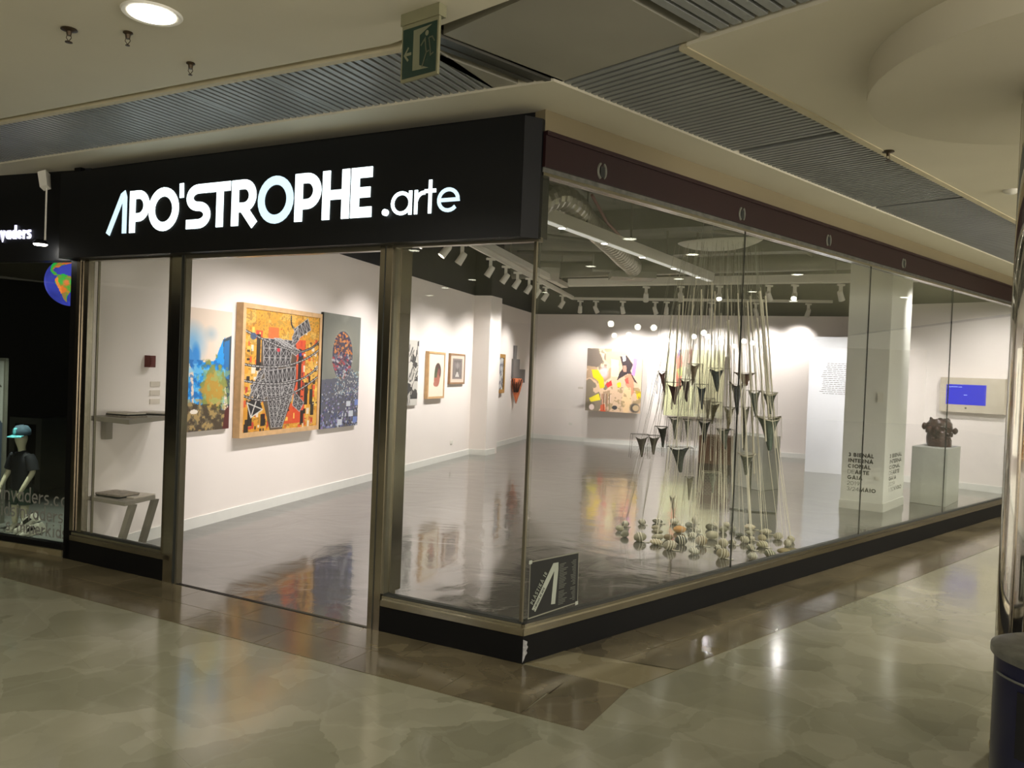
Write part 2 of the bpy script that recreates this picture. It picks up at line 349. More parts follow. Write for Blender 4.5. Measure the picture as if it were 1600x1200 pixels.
    if ch == 't': return [[(cx, 0), (cx, h*.88)], [(0, x-k), (w, x-k)]]
    if ch == 'n': return [[(l, 0), (l, x)], arc(cx, x*.55, cx-k, x*.45-k, 180, 0, 10)+[(r_, 0)]]
    if ch == 'm': return [[(l, 0), (l, x)], arc(w*.29, x*.55, w*.25-k*.6, x*.45-k, 180, 0, 8)+[(cx, 0)], arc(w*.73, x*.55, w*.25-k*.6, x*.45-k, 180, 0, 8)+[(r_, 0)]]
    if ch == 'v': return [[(k*.8, x), (cx, k*.3), (w-k*.8, x)]]
    if ch == 'i': return [[(cx, 0), (cx, x)], [(cx, h*.8), (cx, h*.8+t)]]
    if ch == 's': q = (x-t)/4; return [[(w*.92, x-k), (cx, x-k)]+arc(cx, x-k-q, cx-k, q, 90, 270, 8)+arc(cx, k+q, cx-k, q, 90, -90, 8)+[(w*.06, k)]]
    if ch == 'c': return [arc(cx, xm, cx-k, xm-k, 45, 315, 16)]
    if ch == 'k': return [[(l, 0), (l, h)], [(w-k, x), (l, x*.4)], [(w*.4, x*.55), (w-k, 0)]]
    if ch == '.': return [[(cx-k, k), (cx+k, k)]]
    return []
def ribbon(mb, pts, t, fn, depth):
    """flat stroke of width t, extruded by depth; fn(u, v, d) -> world"""
    P = [v2(p) for p in pts]
    P2 = [P[0]]
    for p in P[1:]:
        if np.linalg.norm(p-P2[-1]) > 1e-6: P2.append(p)
    P = P2; n = len(P)
    if n < 2: return
    closed = n > 3 and np.linalg.norm(P[0]-P[-1]) < 1e-6
    L_, R_ = [], []
    for i in range(n):
        a = P[i]-P[i-1] if i > 0 else (P[-1]-P[-2] if closed else P[1]-P[0])
        b = P[i+1]-P[i] if i < n-1 else (P[1]-P[0] if closed else P[-1]-P[-2])
        a = a/np.linalg.norm(a); b = b/np.linalg.norm(b); na = v2((-a[1], a[0])); nb_ = v2((-b[1], b[0])); m_ = na+nb_
        l = np.linalg.norm(m_); m_ = m_/l if l > 1e-6 else na; c = max(.35, m_.dot(na)); off = m_*(t/2/c)
        L_.append(P[i]+off); R_.append(P[i]-off)
    vs = []; fs = []
    for i in range(n):
        for q in (L_[i], R_[i]):
            vs.append(fn(q[0], q[1], depth)); vs.append(fn(q[0], q[1], 0))
    for i in range(n-1):
        a, b = 4*i, 4*(i+1)
        fs += [(a, a+2, b+2, b), (a+1, b+1, b+3, a+3), (a, b, b+1, a+1), (a+2, a+3, b+3, b+2)]
    if not closed: fs += [(0, 1, 3, 2), (4*(n-1), 4*(n-1)+2, 4*(n-1)+3, 4*(n-1)+1)]
    mb.add(vs, fs)
ADV = dict(I=.35, i=.28, r=.42, t=.42, s=.5, M=1.05, m=.95, O=.95, C=.85, G=.9, N=.85, A=.85, S=.62, L=.52, E=.6, T=.62, P=.6, R=.64, B=.64, D=.78, H=.78, V=.82, K=.68)
ADV.update({'0': .72, '1': .42, '2': .6, '3': .58, '4': .68, '8': .6, '9': .62, '/': .42, '.': .24, ' ': .35, "'": .25})
def text(mb, s, h, t, fn, depth, sx=1.0, gap=.1, u0=0):
    u = u0
    for ch in s:
        w = ADV.get(ch, .62)*h*sx
        for pl in glyph(ch, w, h, t):
            ribbon(mb, [(u+x, y) for x, y in pl], t, fn, depth)
        u += w+gap*h
    return u

# ------------------------------------------------------------------ hand-painted colour fields (vertex colours on a fine grid)
class Pic:
    def __init__(s, W, H, c):
        s.W, s.H = W, H; s.a = np.zeros((H, W, 3)); s.a[:] = c; s.Y, s.X = np.mgrid[0:H, 0:W]; s.X = (s.X+.5)/W; s.Y = (s.Y+.5)/H  # y down
        s.asp = H/W
    def noise(s, sc, seed=0):
        r = np.random.RandomState(seed); out = np.zeros((s.H, s.W)); amp = 1; tot = 0
        for o in range(4):
            g = r.rand(int(sc*s.asp)+3, int(sc)+3); yy = s.Y*(g.shape[0]-2); xx = s.X*(g.shape[1]-2)
            i, j = yy.astype(int), xx.astype(int); fy, fx = yy-i, xx-j; fy = fy*fy*(3-2*fy); fx = fx*fx*(3-2*fx)
            v = g[i, j]*(1-fy)*(1-fx)+g[i+1, j]*fy*(1-fx)+g[i, j+1]*(1-fy)*fx+g[i+1, j+1]*fy*fx
            out += amp*v; tot += amp; amp *= .5; sc *= 2
        return out/tot
    def put(s, m, c, a=1):
        m = np.clip(m*a, 0, 1)[..., None]; s.a = s.a*(1-m)+np.array(c)*m
    def poly(s, pts, c, a=1):
        x, y = s.X, s.Y; ins = np.zeros(x.shape, bool); n = len(pts)
        for i in range(n):
            x1, y1 = pts[i]; x2, y2 = pts[(i+1) % n]
            if y1 == y2: continue
            ins ^= ((y1 > y) != (y2 > y)) & (x < (x2-x1)*(y-y1)/(y2-y1)+x1)
        s.put(ins.astype(float), c, a)
    def rect(s, x, y, w, h, c, a=1): s.put(((abs(s.X-x-w/2) < w/2) & (abs(s.Y-y-h/2) < h/2)).astype(float), c, a)
    def ell(s, x, y, rx, ry, c, a=1, soft=.1):
        d = np.sqrt(((s.X-x)/rx)**2+((s.Y-y)/ry)**2); s.put(np.clip((1-d)/soft, 0, 1), c, a)
    def line(s, x0, y0, x1, y1, wd, c, a=1):
        k = s.asp; dx, dy = x1-x0, (y1-y0)*k; L2 = dx*dx+dy*dy+1e-9; t = np.clip(((s.X-x0)*dx+(s.Y-y0)*k*dy)/L2, 0, 1)
        d = np.hypot(s.X-x0-t*dx, (s.Y-y0)*k-t*dy); s.put(np.clip((wd-d)/(.6/s.W)+.5, 0, 1), c, a)
def picmesh(name, pic, tl, tr, bl, parent, m, relief=0):
    """grid in the plane of three corners"""
    tl, tr, bl = map(lambda p: np.array(p, float), (tl, tr, bl)); off = np.array(parent_loc(parent)); H, W = pic.H, pic.W
    yy, xx = np.mgrid[0:H+1, 0:W+1]; P = tl+(xx/W)[..., None]*(tr-tl)+(yy/H)[..., None]*(bl-tl)-off
    me = bpy.data.meshes.new(name); idx = (yy*(W+1)+xx)
    f = np.stack([idx[:-1, :-1], idx[1:, :-1], idx[1:, 1:], idx[:-1, 1:]], -1).reshape(-1, 4)
    me.vertices.add(P.shape[0]*P.shape[1]); me.vertices.foreach_set('co', P.reshape(-1))
    me.loops.add(f.size); me.loops.foreach_set('vertex_index', f.reshape(-1)); me.polygons.add(len(f)); me.polygons.foreach_set('loop_start', np.arange(0, f.size, 4))
    me.polygons.foreach_set('loop_total', np.full(len(f), 4)); me.update()
    ca = me.color_attributes.new('paint', 'FLOAT_COLOR', 'CORNER')
    c = np.clip(pic.a, 0, 255)/255; c = np.where(c <= .04045, c/12.92, ((c+.055)/1.055)**2.4).reshape(-1, 3)
    c4 = np.ones((len(f), 4, 4)); c4[:, :, :3] = c[:, None, :]; ca.data.foreach_set('color', c4.reshape(-1)); me.materials.append(m)
    o = bpy.data.objects.new(name, me); COL.objects.link(o); o.parent = parent
    return o

# ================================================================== STRUCTURE: floors
CEIL = 3.02
fl = struct('floor', MB().add([(-16, -8, -.012), (31, -8, -.012), (31, 20, -.012), (-16, 20, -.012), (-16, -8, -.1), (31, -8, -.1), (31, 20, -.1), (-16, 20, -.1)],
     [(0, 1, 2, 3), (4, 7, 6, 5), (0, 4, 5, 1), (1, 5, 6, 2), (2, 6, 7, 3), (3, 7, 4, 0)]), MT['marble'])
TS = .9
tile0 = None
for i in range(-9, 14):
    for j in range(0, 12):
        c = G(i*TS+.45, j*TS+.45)
        if c[1] < -1.5 or c[1] > 12 or c[0] < -6 or c[0] > 11: continue
        q = v2(c[:2])-C0
        if q.dot(n2) < .1 and q.dot(n1) < .1: continue
        if tile0 is None:
            mb = MB(); h = TS/2-.00015
            a = [d2*x+n2*y for x, y in ((-h, -h), (h, -h), (h, h), (-h, h))]
            mb.prism([(p[0], p[1]) for p in a], -.0119, 0); tile0 = mb.build('tile', MT['marble'], fl); tile0.location = (c[0], c[1], 0)
        else:
            t_ = tile0.copy(); COL.objects.link(t_); t_.location = (c[0], c[1], 0); t_.parent = fl
for i in range(-9, 7):       # left of the corner the grid simply runs on
    for j in range(-7, 0):
        c = G(i*TS+.45, j*TS+.45); q = v2(c[:2])-C0
        if q.dot(n1) < -.3 or c[0] < -7 or i > -1 and q.dot(n1) < -.3: continue
        t_ = tile0.copy(); COL.objects.link(t_); t_.location = (c[0], c[1], 0); t_.parent = fl
def tile(poly, m): return MB().prism([(p[0], p[1]) for p in poly], .0002, .0022).build('tile', m, fl)
g = .002
for k in range(-1, 9):       # brown band in front of the sign side: three courses of slabs
    s0 = -.02+k*.62
    if k < 0: continue
    for (a, b) in ((.0, .285), (.285, .57)):
        o_ = .2 if a > .1 else 0
        tile([F(s0+o_+g, a+g), F(s0+o_+.62-g, a+g), F(s0+o_+.62-g, b-g), F(s0+o_-g*0+g, b-g)], MT['brown'])
tile([F(-.30, 0), F(-.02-g, 0), F(-.02-g, .285-g), F(-.30, .285-g)], MT['brown'])
tile([F(-.28, .285), F(.18-g, .285), F(.18-g, .57-g), F(-.28, .57-g)], MT['brown'])
tile([F(-.61, 0), F(-.30-g, 0), F(-.28-g, .57-g), F(-.60, .57-g)], mat('x', (0, 0, 0)) if 0 else MT['brown'])
tile([G(.02, 0), G(.34, 0), G(.62, .58), F(-.615, -.003)], MT['wedge'])
for k in range(0, 16):
    s0 = .34+k*.62
    for (a, b) in ((0, .29), (.29, .58)):
        o_ = .13 if a > .1 else 0
        e = (b-a)*.48 if k == 0 else 0
        tile([G(s0+o_+g, a+g), G(s0+o_+.62-g, a+g), G(s0+o_+.62-g, b-g), G(s0+o_+g+e, b-g)], MT['brown'])
# gallery floor
gp = [F(.03, -.03), F(4.1, -.03), (-3.7, 7), (-3.2, 9), (-1.2, 16.2), (.4, 20), (7.5, 17), (8.6, 11.4), G(11, -.03)]
MB().prism([(p[0], p[1]) for p in gp], -.01, .003).build('floor', MT['epoxy'])['kind'] = 'structure'
struct('floor', MB().prism([NB(0, .0)[:2], NB(8, .0)[:2], NB(8, -3.2)[:2], LW(2.1, -.14)[:2], LW(-.95, -.14)[:2]], 0, .045), MT['stage'])
struct('trim_1', MB().fbox(F, 1.05, 2.74, -.01, .004, 0, .0045), MT['plinth'])

# ================================================================== STRUCTURE: mall ceiling
ce = sgroup('ceiling', (0, 0, CEIL))
dk = MB(); dk.prism([F(15, -.14)[:2], F(0, -.14)[:2], (0.2, -9), (-18, -9)], CEIL+.14, CEIL+.2); dk.prism([F(0, -.14)[:2], G(0, -.14)[:2], G(14, -.14)[:2], (31, 14), (31, -9), (0.2, -9)], CEIL+.14, CEIL+.2); dk.build('void_cover', MT['dark'], ce)
# soffit next to the shop
p_in = [F(9, -.25), F(0, -.25), G(0, -.25), G(11.5, -.25)]
sof = MB()
sof.prism([F(9, -.2)[:2], F(9, .245)[:2], (.145, 3.958), G(0, -.2)[:2]], CEIL, CEIL+.12)
sof.prism([G(0, -.2)[:2], (.145, 3.958), G(12, .29)[:2], G(12, -.2)[:2]], CEIL, CEIL+.12)
sof.build('soffit_board', MT['beige'], ce)
lb = MB(); cA = (-.60, 3.585)
lb.prism([F(14, .96)[:2], cA, (C0+d2*-.95+n2*1.1)[:2], (C0+d2*-.95+n2*11)[:2], (-18, -9)], CEIL, CEIL+.12); lb.build('plaster_board', MT['beige'], ce)
rb = MB(); rb.prism([G(-.18, 1.03)[:2], G(13.5, 1.0)[:2], (31, 13), (31, -9), G(-.18, 11)[:2]], CEIL, CEIL+.12); rb.build('plaster_board', MT['beige'], ce)
tr = MB()
tr.fbox(F, .25, 9, .925, .962, CEIL-.006, CEIL+.05); tr.fbox(G, -.17, 12, .985, 1.03, CEIL-.006, CEIL+.05)
tr.hexa([G(-.95, y, z) for z in (CEIL-.006, CEIL+.05) for y in (1.0,)]*0+[G(-.97, 1.0, CEIL-.006), G(-.93, 1.0, CEIL-.006), G(-.93, 11, CEIL-.006), G(-.97, 11, CEIL-.006), G(-.97, 1.0, CEIL+.05), G(-.93, 1.0, CEIL+.05), G(-.93, 11, CEIL+.05), G(-.97, 11, CEIL+.05)])
tr.build('edge_trim', MT['trimw'], ce)
gpn = MB(); gpn.prism([G(-.93, .30)[:2], (.2, 3.99), G(-.19, .3)[:2], G(-.19, 1.10)[:2], G(-.93, 1.10)[:2]], CEIL+.014, CEIL+.1); gpn.build('blank_panel', MT['panel'], ce)
gp2 = MB(); gp2.prism([F(.13, .235)[:2], F(.13, .93)[:2], G(-1.0, .115)[:2], G(-.12, .115)[:2]], CEIL+.012, CEIL+.1); gp2.build('blank_panel', MT['panel'], ce)
rl = MB()
for (a, b, z) in ((.26, .29, .004), (.215, .25, .012), (.165, .20, .012)): rl.fbox(G, -1.05, -.12, a, b, CEIL+z, CEIL+.04)
rl.build('access_rail', MT['rail'], ce)
sl0 = {}
def slat(fr, s0, s1, a0, a1, key):
    if key not in sl0:
        mb = MB(); mb.fbox(fr, s0, s1, a0, a1, CEIL+.012, CEIL+.045); o = mb.build('slat', MT['slat'], ce); sl0[key] = (o, v2(fr(s0, a0)[:2]))
    else:
        o0, p0 = sl0[key]; o = o0.copy(); COL.objects.link(o); o.parent = ce; d = v2(fr(s0, a0)[:2])-p0; o.location = (d[0], d[1], 0)
for k in range(104):
    wide = .08 if k in (20, 45) else 0
    slat(F, .14+k*.051, .14+k*.051+.031+(.013 if k in (19, 31) else 0), .22, .93, 'L%d' % (k in (19, 31)))
for k in range(170): 
    if k == 31 or k == 72: continue
    slat(G, -.17+k*.051, -.17+k*.051+.031, .26, .995, 'R')
for k in range(26): slat(G, -.90, -.205, 1.155+k*.058, 1.155+k*.058+.039, 'T')
# bulkhead wall above the shop
struct('wall_front', MB().fbox(F, .02, 4.1, -.14, -.06, 2.33, CEIL+.1), MT['black'])  # coloured black to stand for the shade above the sign
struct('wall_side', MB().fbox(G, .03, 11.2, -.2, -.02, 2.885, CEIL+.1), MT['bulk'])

# mall surroundings (seen in reflections)
struct('wall_rear', MB().box((7, -8.1, 1.5), (48, .2, 3.2)), MT['beige'])
struct('wall_far_side', MB().box((30.8, 6, 1.5), (.2, 28, 3.2)), MT['beige'])
struct('wall_far_left', MB().box((-16.2, 0, 1.5), (.2, 16, 3.2)), MT['dark'])

# round drop of the column
dr = thing('ceiling_drum', 'large round plaster drum hanging from the ceiling around the column', 'ceiling feature', (2.4, 3.3, 2.87))
MB().lathe([(.90, 2.87), (.92, 2.875), (.92, 3.03)], (2.4, 3.3, 0), 64).build('drum', MT['beige'], dr, smooth=True)
cl = thing('column', 'polished steel clad round column at the right edge', 'column', (2.4, 3.3, 0))
MB().lathe([(.315, 0.0), (.315, .06), (.31, .06), (.31, 2.87)], (2.4, 3.3, 0), 64).build('cladding', MT['mirror'], cl, smooth=True)
for a in (222, 205, 182, 140, 300):
    MB().box((2.4+.311*math.cos(R(a)), 3.3+.311*math.sin(R(a)), 1.44), (.006, .012, 2.8), Matrix.Rotation(R(a), 4, 'Z')).build('seam', MT['chromed'], cl)
b = thing('litter_bin', 'round navy litter bin with grey metal ashtray top beside the column', 'bin', (1.74, 2.44, 0))
MB().lathe([(.19, 0), (.19, .02), (.2, .03), (.2, .77)], (1.74, 2.44, 0), 48).build('body', MT['navy'], b, smooth=True)
MB().lathe([(.2, .77), (.212, .775), (.212, .795), (.19, .805), (.08, .80), (0.001, .798)], (1.74, 2.44, 0), 48).build('lid', MT['lid'], b, smooth=True)
mo = MB()
pts = [(math.cos(R(a)), math.sin(R(a))) for a in range(196, 262, 6)]
vs = [(1.74+.203*x, 2.44+.203*y, z) for z in (.50, .70) for x, y in pts]; n_ = len(pts)
mo.add(vs, [(i, i+1, n_+i+1, n_+i) for i in range(n_-1)]); mo.build('opening', MT['hole'], b)
MB().tube([(1.74+.204*math.cos(R(a)), 2.44+.204*math.sin(R(a)), .725) for a in range(170, 280, 8)], .004, 6).build('rim_groove', MT['lid'], b)

# ================================================================== STRUCTURE: gallery shell
WT = 2.95; TOP = 4.0
WP = [(-3.298, 6.196), (-.756, 14.893), (-.443, 14.787), (-.287, 15.186), (-.62, 15.30), (.49, 19.142), (7.3, 16.04), (6.40, 13.50)]
tvend = (8.25, 11.56)
def wallseg(name, a, b, z0, z1, m, th=.12, sk=False):
    a, b = v2(a), v2(b); d = (b-a)/np.linalg.norm(b-a); n = v2((-d[1], d[0]))
    c = v2((3, 11)); 
    if n.dot(c-a) > 0: n = -n
    mb = MB(); mb.prism([a, b, b+n*th, a+n*th], z0, z1); o = struct(name, mb, m)
    if sk:
        MB().prism([a, b, b-n*.012, a-n*.012], 0.003, .105).build('skirting_board', MT['whitep'], o)
    return o
segs = [('wall_left', 0, 1), ('wall_pilaster_front', 1, 2), ('wall_pilaster_side', 2, 3), ('wall_recess', 3, 4), ('wall_left', 4, 5), ('wall_back', 5, 6), ('wall_right', 6, 7)]
for nm, i, j in segs: wallseg(nm, WP[i], WP[j], 0, WT, MT['white'], sk=True)
wallseg('wall_right', WP[7], tvend, 0, WT, MT['white'], sk=True)
for nm, i, j in segs: wallseg(nm+'_upper', WP[i], WP[j], WT+.001, TOP, MT['upper'])
wallseg('wall_right_upper', WP[7], tvend, WT+.001, TOP, MT['upper'])
struct('ceiling', MB().prism([F(.0, -.2)[:2], F(4.3, -.2)[:2], (-3.6, 7), (0, 20), (8, 17), (9, 11.2), G(11.2, -.2)[:2]], TOP, TOP+.1), MT['slab'])
# dark service zone: beams and pipes overhead
for k, (s0, wd, z) in enumerate(((2.2, .3, 3.72), (4.6, .3, 3.72), (7.2, .34, 3.7), (9.8, .3, 3.72))):
    MB().fbox(F, -6.5, 3.2, -s0-wd, -s0, z, TOP-.001).build('trim_%d' % (k+2), MT['slab'])['kind'] = 'structure'

# ================================================================== shopfront frame and glazing
def fchild(nm, mb, m, par, **k): return mb.build(nm, m, par, **k)
w1 = struct('window_1', MB().fbox(F, 2.86, 3.80, -.032, -.022, .235, 2.31), MT['glass'])         # left fixed light
w2 = struct('window_2', MB().fbox(F, .004, .95, -.032, -.022, .225, 2.31), MT['glass'])            # pane beside the corner
for k, (a, b_) in enumerate(((.012, 2.118), (2.126, 4.278), (4.286, 6.398), (6.406, 8.55), (8.558, 10.9))):
    o = struct('window_%d' % (k+3), MB().fbox(G, a, b_, -.032, -.022, .225, 2.655), MT['glass'])
    if k: MB().fbox(G, a-.0065, a-.0015, -.0325, -.0215, .225, 2.655).build('joint', MT['ink'], o)
MB().fbox(G, .0, .012, -.036, -.016, .225, 2.655).build('corner_seal', MT['alu'], w2)
def sill(fr, s0, s1, par):
    m = MB(); m.fbox(fr, s0, s1, -.06, .006, .155, .192); m.build('sill', MT['chrome'], par)
    m = MB(); m.fbox(fr, s0, s1, -.05, -.006, .192, .214); m.build('glazing_bead', MT['chrome'], par)
    m = MB(); m.fbox(fr, s0, s1, -.05, -.018, .214, .228); m.build('gasket', MT['ink'], par)
sill(F, 0, .96, w2); sill(F, 2.80, 3.93, w1)
for k in range(5): pass
p3 = bpy.data.objects['window_3']; sill(G, 0, 10.95, p3)
MB().fbox(F, .95, 2.75, -.05, .0, 2.285, 2.312).build('head_rail', MT['alu'], w2); MB().fbox(F, 0, .95, -.05, .0, 2.30, 2.325).build('head_rail', MT['alu'], w2)
MB().fbox(F, 2.86, 3.9, -.05, .0, 2.30, 2.32).build('head_rail', MT['alu'], w1)
for (a, b_, n_) in ((3.80, 3.845, 0.0), (3.855, 3.885, -.01), (3.893, 3.935, .006)):
    MB().fbox(F, a, b_, -.05, n_, .228, 2.31).build('jamb_bar', MT['chromed'], w1)
MB().fbox(F, 3.71, 3.72, -.036, -.02, .228, 2.3).build('glass_edge', MT['alu'], w1)
struct('trim_11', MB().fbox(F, 0, 1.004, -.12, .0, 0, .155), MT['plinth'])
struct('trim_12', MB().fbox(F, 2.87, 3.99, -.12, .0, 0, .155), MT['plinth'])
t13 = struct('trim_13', MB().fbox(G, 0, 10.95, -.12, .0, 0, .155), MT['plinth'])
sb = MB()   # scuffed plinth corner
cx_ = G(0.004, .0015); rr = random.Random(3)
vs = [G(.002, .0015, .125)]; L1 = [(.034, .118), (.03, .10), (.04, .088), (.028, .07), (.036, .055), (.02, .04), (.012, .02), (.004, .012)]
vs = [G(.001, .0015, .135)]+[G(a, .0015, z) for a, z in L1]+[G(.001, .0015, .008)]
sb.add(vs, [tuple(range(len(vs)))]); sb.build('scuffed_edge', MT['scuff'], t13)
# door posts
dp = struct('door_1', MB().fbox(F, .965, 1.055, -.15, .004, 0, 2.33), MT['chromed'])
MB().fbox(F, 1.012, 1.018, -.15, .007, 0, 2.33).build('seam', MT['ink'], dp)
MB().fbox(F, .945, .965, -.10, -.0, .228, 2.31).build('glazing_channel', MT['alu'], dp)
MB().fbox(F, .935, .944, -.16, -.05, .228, 2.31).build('inner_flange', MT['chromed'], dp)
dp2 = struct('door_1', MB().fbox(F, 2.775, 2.87, -.06, .006, 0, 2.33), MT['chrome'])
MB().fbox(F, 2.752, 2.775, -.05, .004, 0, 2.33).build('dark_seal', MT['ink'], dp2)
MB().fbox(F, 2.735, 2.752, -.05, .0, 0, 2.33).build('edge_strip', MT['alu'], dp2)
MB().fbox(F, 2.87, 2.90, -.06, .004, .155, 2.33).build('frame_face', MT['chromed'], dp2)
# black pier and wall between the two shops
struct('wall_pier', MB().fbox(F, 3.936, 4.012, -.3, .0, 0, CEIL+.1), MT['plinth'])
# fascia sign
sg = thing('shop_sign', 'long black fascia box with lit white letters APO\'STROPHE .arte above the gallery entrance', 'sign', F(2, .05, 2.64))
MB().fbox(F, .065, 4.02, -.028, .1, 2.312, 2.955).build('box', MT['black'], sg)
MB().hexa([F(.064, .098, 2.312), F(.064, -.02, 2.312), F(.0, -.02, 2.312), F(.0, .012, 2.312), F(.064, .098, 2.955), F(.064, -.02, 2.955), F(.0, -.02, 2.955), F(.0, .012, 2.955)]).build('end_cap', MT['black'], sg)
def fsign(u, v, d): return F(3.46-u, .1+d, 2.468+v)
def fletter(ch, sL, sR, h, t, z0=0, m='letter'):
    mb = MB(); w_ = sL-sR
    for pl in glyph(ch, w_, h, t):
        ribbon(mb, [((3.46-sL)+x, y+z0) for x, y in pl], t, fsign, .005)
    o = mb.build('letter', MT[m], sg); return o
H_ = .297; T_ = .062
for ch, a, b_, dz, hh, tt, mm in (('Λ', 3.466, 3.246, 0, .300, .044, 'letterp'), ('P', 3.212, 3.006, 0, H_, T_*.95, 'letter'), ('O', 3.011, 2.706, -.002, .302, T_, 'letter'),
    ("'", 2.722, 2.642, .018, H_, .038, 'letter'), ('S', 2.628, 2.40, 0, H_, T_, 'letter'), ('T', 2.406, 2.217, 0, H_, T_, 'letter'), ('R', 2.203, 1.962, 0, H_, T_, 'letter'),
    ('O', 1.969, 1.669, -.002, .302, T_*.9, 'letterp'), ('P', 1.656, 1.446, 0, H_, T_, 'letter'), ('H', 1.434, 1.226, 0, H_, .058, 'letter'), ('E', 1.214, 1.058, 0, H_, .062, 'letter')):
    fletter(ch, a, b_, hh, tt, dz, mm)
mb = MB(); mb.lathe([(0.001, 0), (.019, 0), (.019, .018), (.001, .018)], F(.95, .1, 2.486), 20, Matrix.Rotation(R(-27.75), 4, 'Z') @ Matrix.Rotation(PI/2, 4, 'X')); mb.build('letter', MT['letter'], sg)
for ch, a, b_, h in (('a', .916, .770, .215), ('r', .752, .682, .215), ('t', .684, .608, .215), ('e', .597, .450, .215)): fletter(ch, a, b_, h, .021, -.002, 'letter' if ch != 'e' else 'letterp')
# shutter housing
sh = thing('shutter_housing', 'long dark maroon roller shutter housing above the long window', 'shutter box', G(5, 0, 2.78))
MB().fbox(G, .005, 10.95, -.05, .018, 2.70, 2.868).build('housing', MT['maroon'], sh)
MB().fbox(G, .005, 10.95, -.05, .03, 2.868, 2.892).build('top_lip', MT['maroon'], sh)
MB().fbox(G, .005, 10.95, -.05, .004, 2.672, 2.70).build('guide_strip', MT['lid'], sh)
MB().fbox(G, .005, 10.95, -.05, .010, 2.655, 2.672).build('bright_rail', MT['chrome'], sh)
for s_ in (.47, 1.99, 3.33, 4.9):
    m = MB(); m.tube([G(s_+.034*math.cos(R(a)), .02, 2.765+.046*math.sin(R(a))) for a in range(-60, 75, 12)], .008, 6); m.build('glue_mark', MT['pipeg'], sh)
    m = MB(); m.tube([G(s_+.034*math.cos(R(a)), .02, 2.765+.046*math.sin(R(a))) for a in range(115, 250, 12)], .008, 6); m.build('glue_mark', MT['pipeg'], sh)
    MB().fbox(G, s_-.018, s_+.018, .018, .026, 2.73, 2.79).build('backing', MT['ink'], sh)
# poster stuck on the long window
ps = thing('window_poster', 'small black art poster with a white leaning figure stuck low on the corner window', 'poster', G(.25, -.015, .4))
MB().add([G(.048, -.017, .232), G(.456, -.017, .256), G(.448, -.017, .557), G(.048, -.017, .552)], [(0, 1, 2, 3)]).build('border', MT['tape'], ps)
MB().add([G(.053, -.0155, .240), G(.450, -.0155, .262), G(.443, -.0155, .549), G(.053, -.0155, .546)], [(0, 1, 2, 3)]).build('sheet', MT['poster'], ps)
def gp_(u, v, d): return G(.053+u, -.0148+d, .24+v)
mb = MB(); ribbon(mb, [(.035, .035), (.175, .243), (.188, .262), (.205, .262), (.206, .24), (.190, .045)], .033, gp_, .0008); mb.build('figure', MT['posterw'], ps)
def rot(u0, v0, a, depth=.0016):
    ca, sa = math.cos(a), math.sin(a)
    return lambda u, v, d: gp_(u0+u*ca-v*sa, v0+u*sa+v*ca, depth+d*.0)
A_ = math.atan2(.208, .14)
mb = MB(); text(mb, 'PLASTIKA 18', .026, .0055, rot(.026, .068, A_), 0, sx=.9, gap=.16); mb.build('lettering', MT['posterw'], ps)
mb = MB(); text(mb, 'II CERTAME DE ARTE', .014, .003, rot(.040, .030, A_), 0, sx=.72, gap=.12); mb.build('lettering', MT['ink'], ps)['kind'] = 'stuff'
mb = MB(); rr = random.Random(9)
for k in range(26):
    if k in (16,): continue
    z = .262-k*.0092; a = .232; l = rr.uniform(.035, .075)
    mb.add([gp_(a, z, .0005), gp_(a+l, z+.003, .0005), gp_(a+l, z+.007, .0005), gp_(a, z+.004, .0005)], [(0, 1, 2, 3)])
    a = .372-rr.uniform(.02, .045); mb.add([gp_(a, z+.008, .0005), gp_(.372, z+.010, .0005), gp_(.372, z+.014, .0005), gp_(a, z+.012, .0005)], [(0, 1, 2, 3)])
mb.build('name_list', MT['posterg'], ps)['kind'] = 'stuff'
for a, z in ((.05, .549), (.444, .257)): MB().add([G(a-.012, -.0145, z-.012), G(a+.012, -.0145, z-.01), G(a+.012, -.0145, z+.01), G(a-.012, -.0145, z+.01)], [(0, 1, 2, 3)]).build('tape', MT['posterw'], ps)

# ================================================================== exit sign, downlights, sprinklers
ex0, ex1 = v2((-.498, 3.287)), v2((-.337, 3.162)); de = (ex1-ex0)/np.linalg.norm(ex1-ex0); ne = v2((de[1], -de[0])); we = np.linalg.norm(ex1-ex0)
if ne[1] > 0: ne = -ne
def EX(s, n, z=0): p = ex0+de*s+ne*n; return (p[0], p[1], z)
es = thing('exit_sign', 'hanging green emergency exit sign with running figure and left arrow', 'sign', EX(.1, 0, CEIL))
MB().fbox(EX, -.004, we+.004, -.03, .012, 2.972, CEIL).build('ceiling_mount', MT['exitw'], es)
MB().fbox(EX, 0, we, -.006, .006, 2.745, 2.972).build('frame', MT['exitw'], es)
MB().fbox(EX, .008, we-.008, .006, .0075, 2.757, 2.955).build('panel', MT['exitg'], es)
W_ = we-.016
def ee(u, v, d): return EX(.008+u*W_, .0075+d, 2.757+v*.198)
def epoly(pts, d=.0006): m = MB(); m.add([ee(x, y, d) for x, y in pts], [tuple(range(len(pts)))]); return m
pg = MB(); pg.add([ee(x, y, .0006) for x, y in ((.32, .12), (.80, .10), (.52, .20), (.51, .80), (.86, .95), (.32, .93))], [(0, 1, 2, 3, 4, 5)])
ax, ay = .09, .43
pg.add([ee(x, y, .0006) for x, y in ((.04, .47), (.16, .33), (.20, .36), (.12, .45), (.27, .45), (.27, .51), (.12, .51), (.2, .60), (.17, .63))], [tuple(range(9))])
pg.build('pictogram', MT['exiti'], es)
mb = MB(); mb.add([ee(.72+.05*math.cos(R(a)), .80+.055*math.sin(R(a)), .0012) for a in range(0, 360, 24)], [tuple(range(15))])
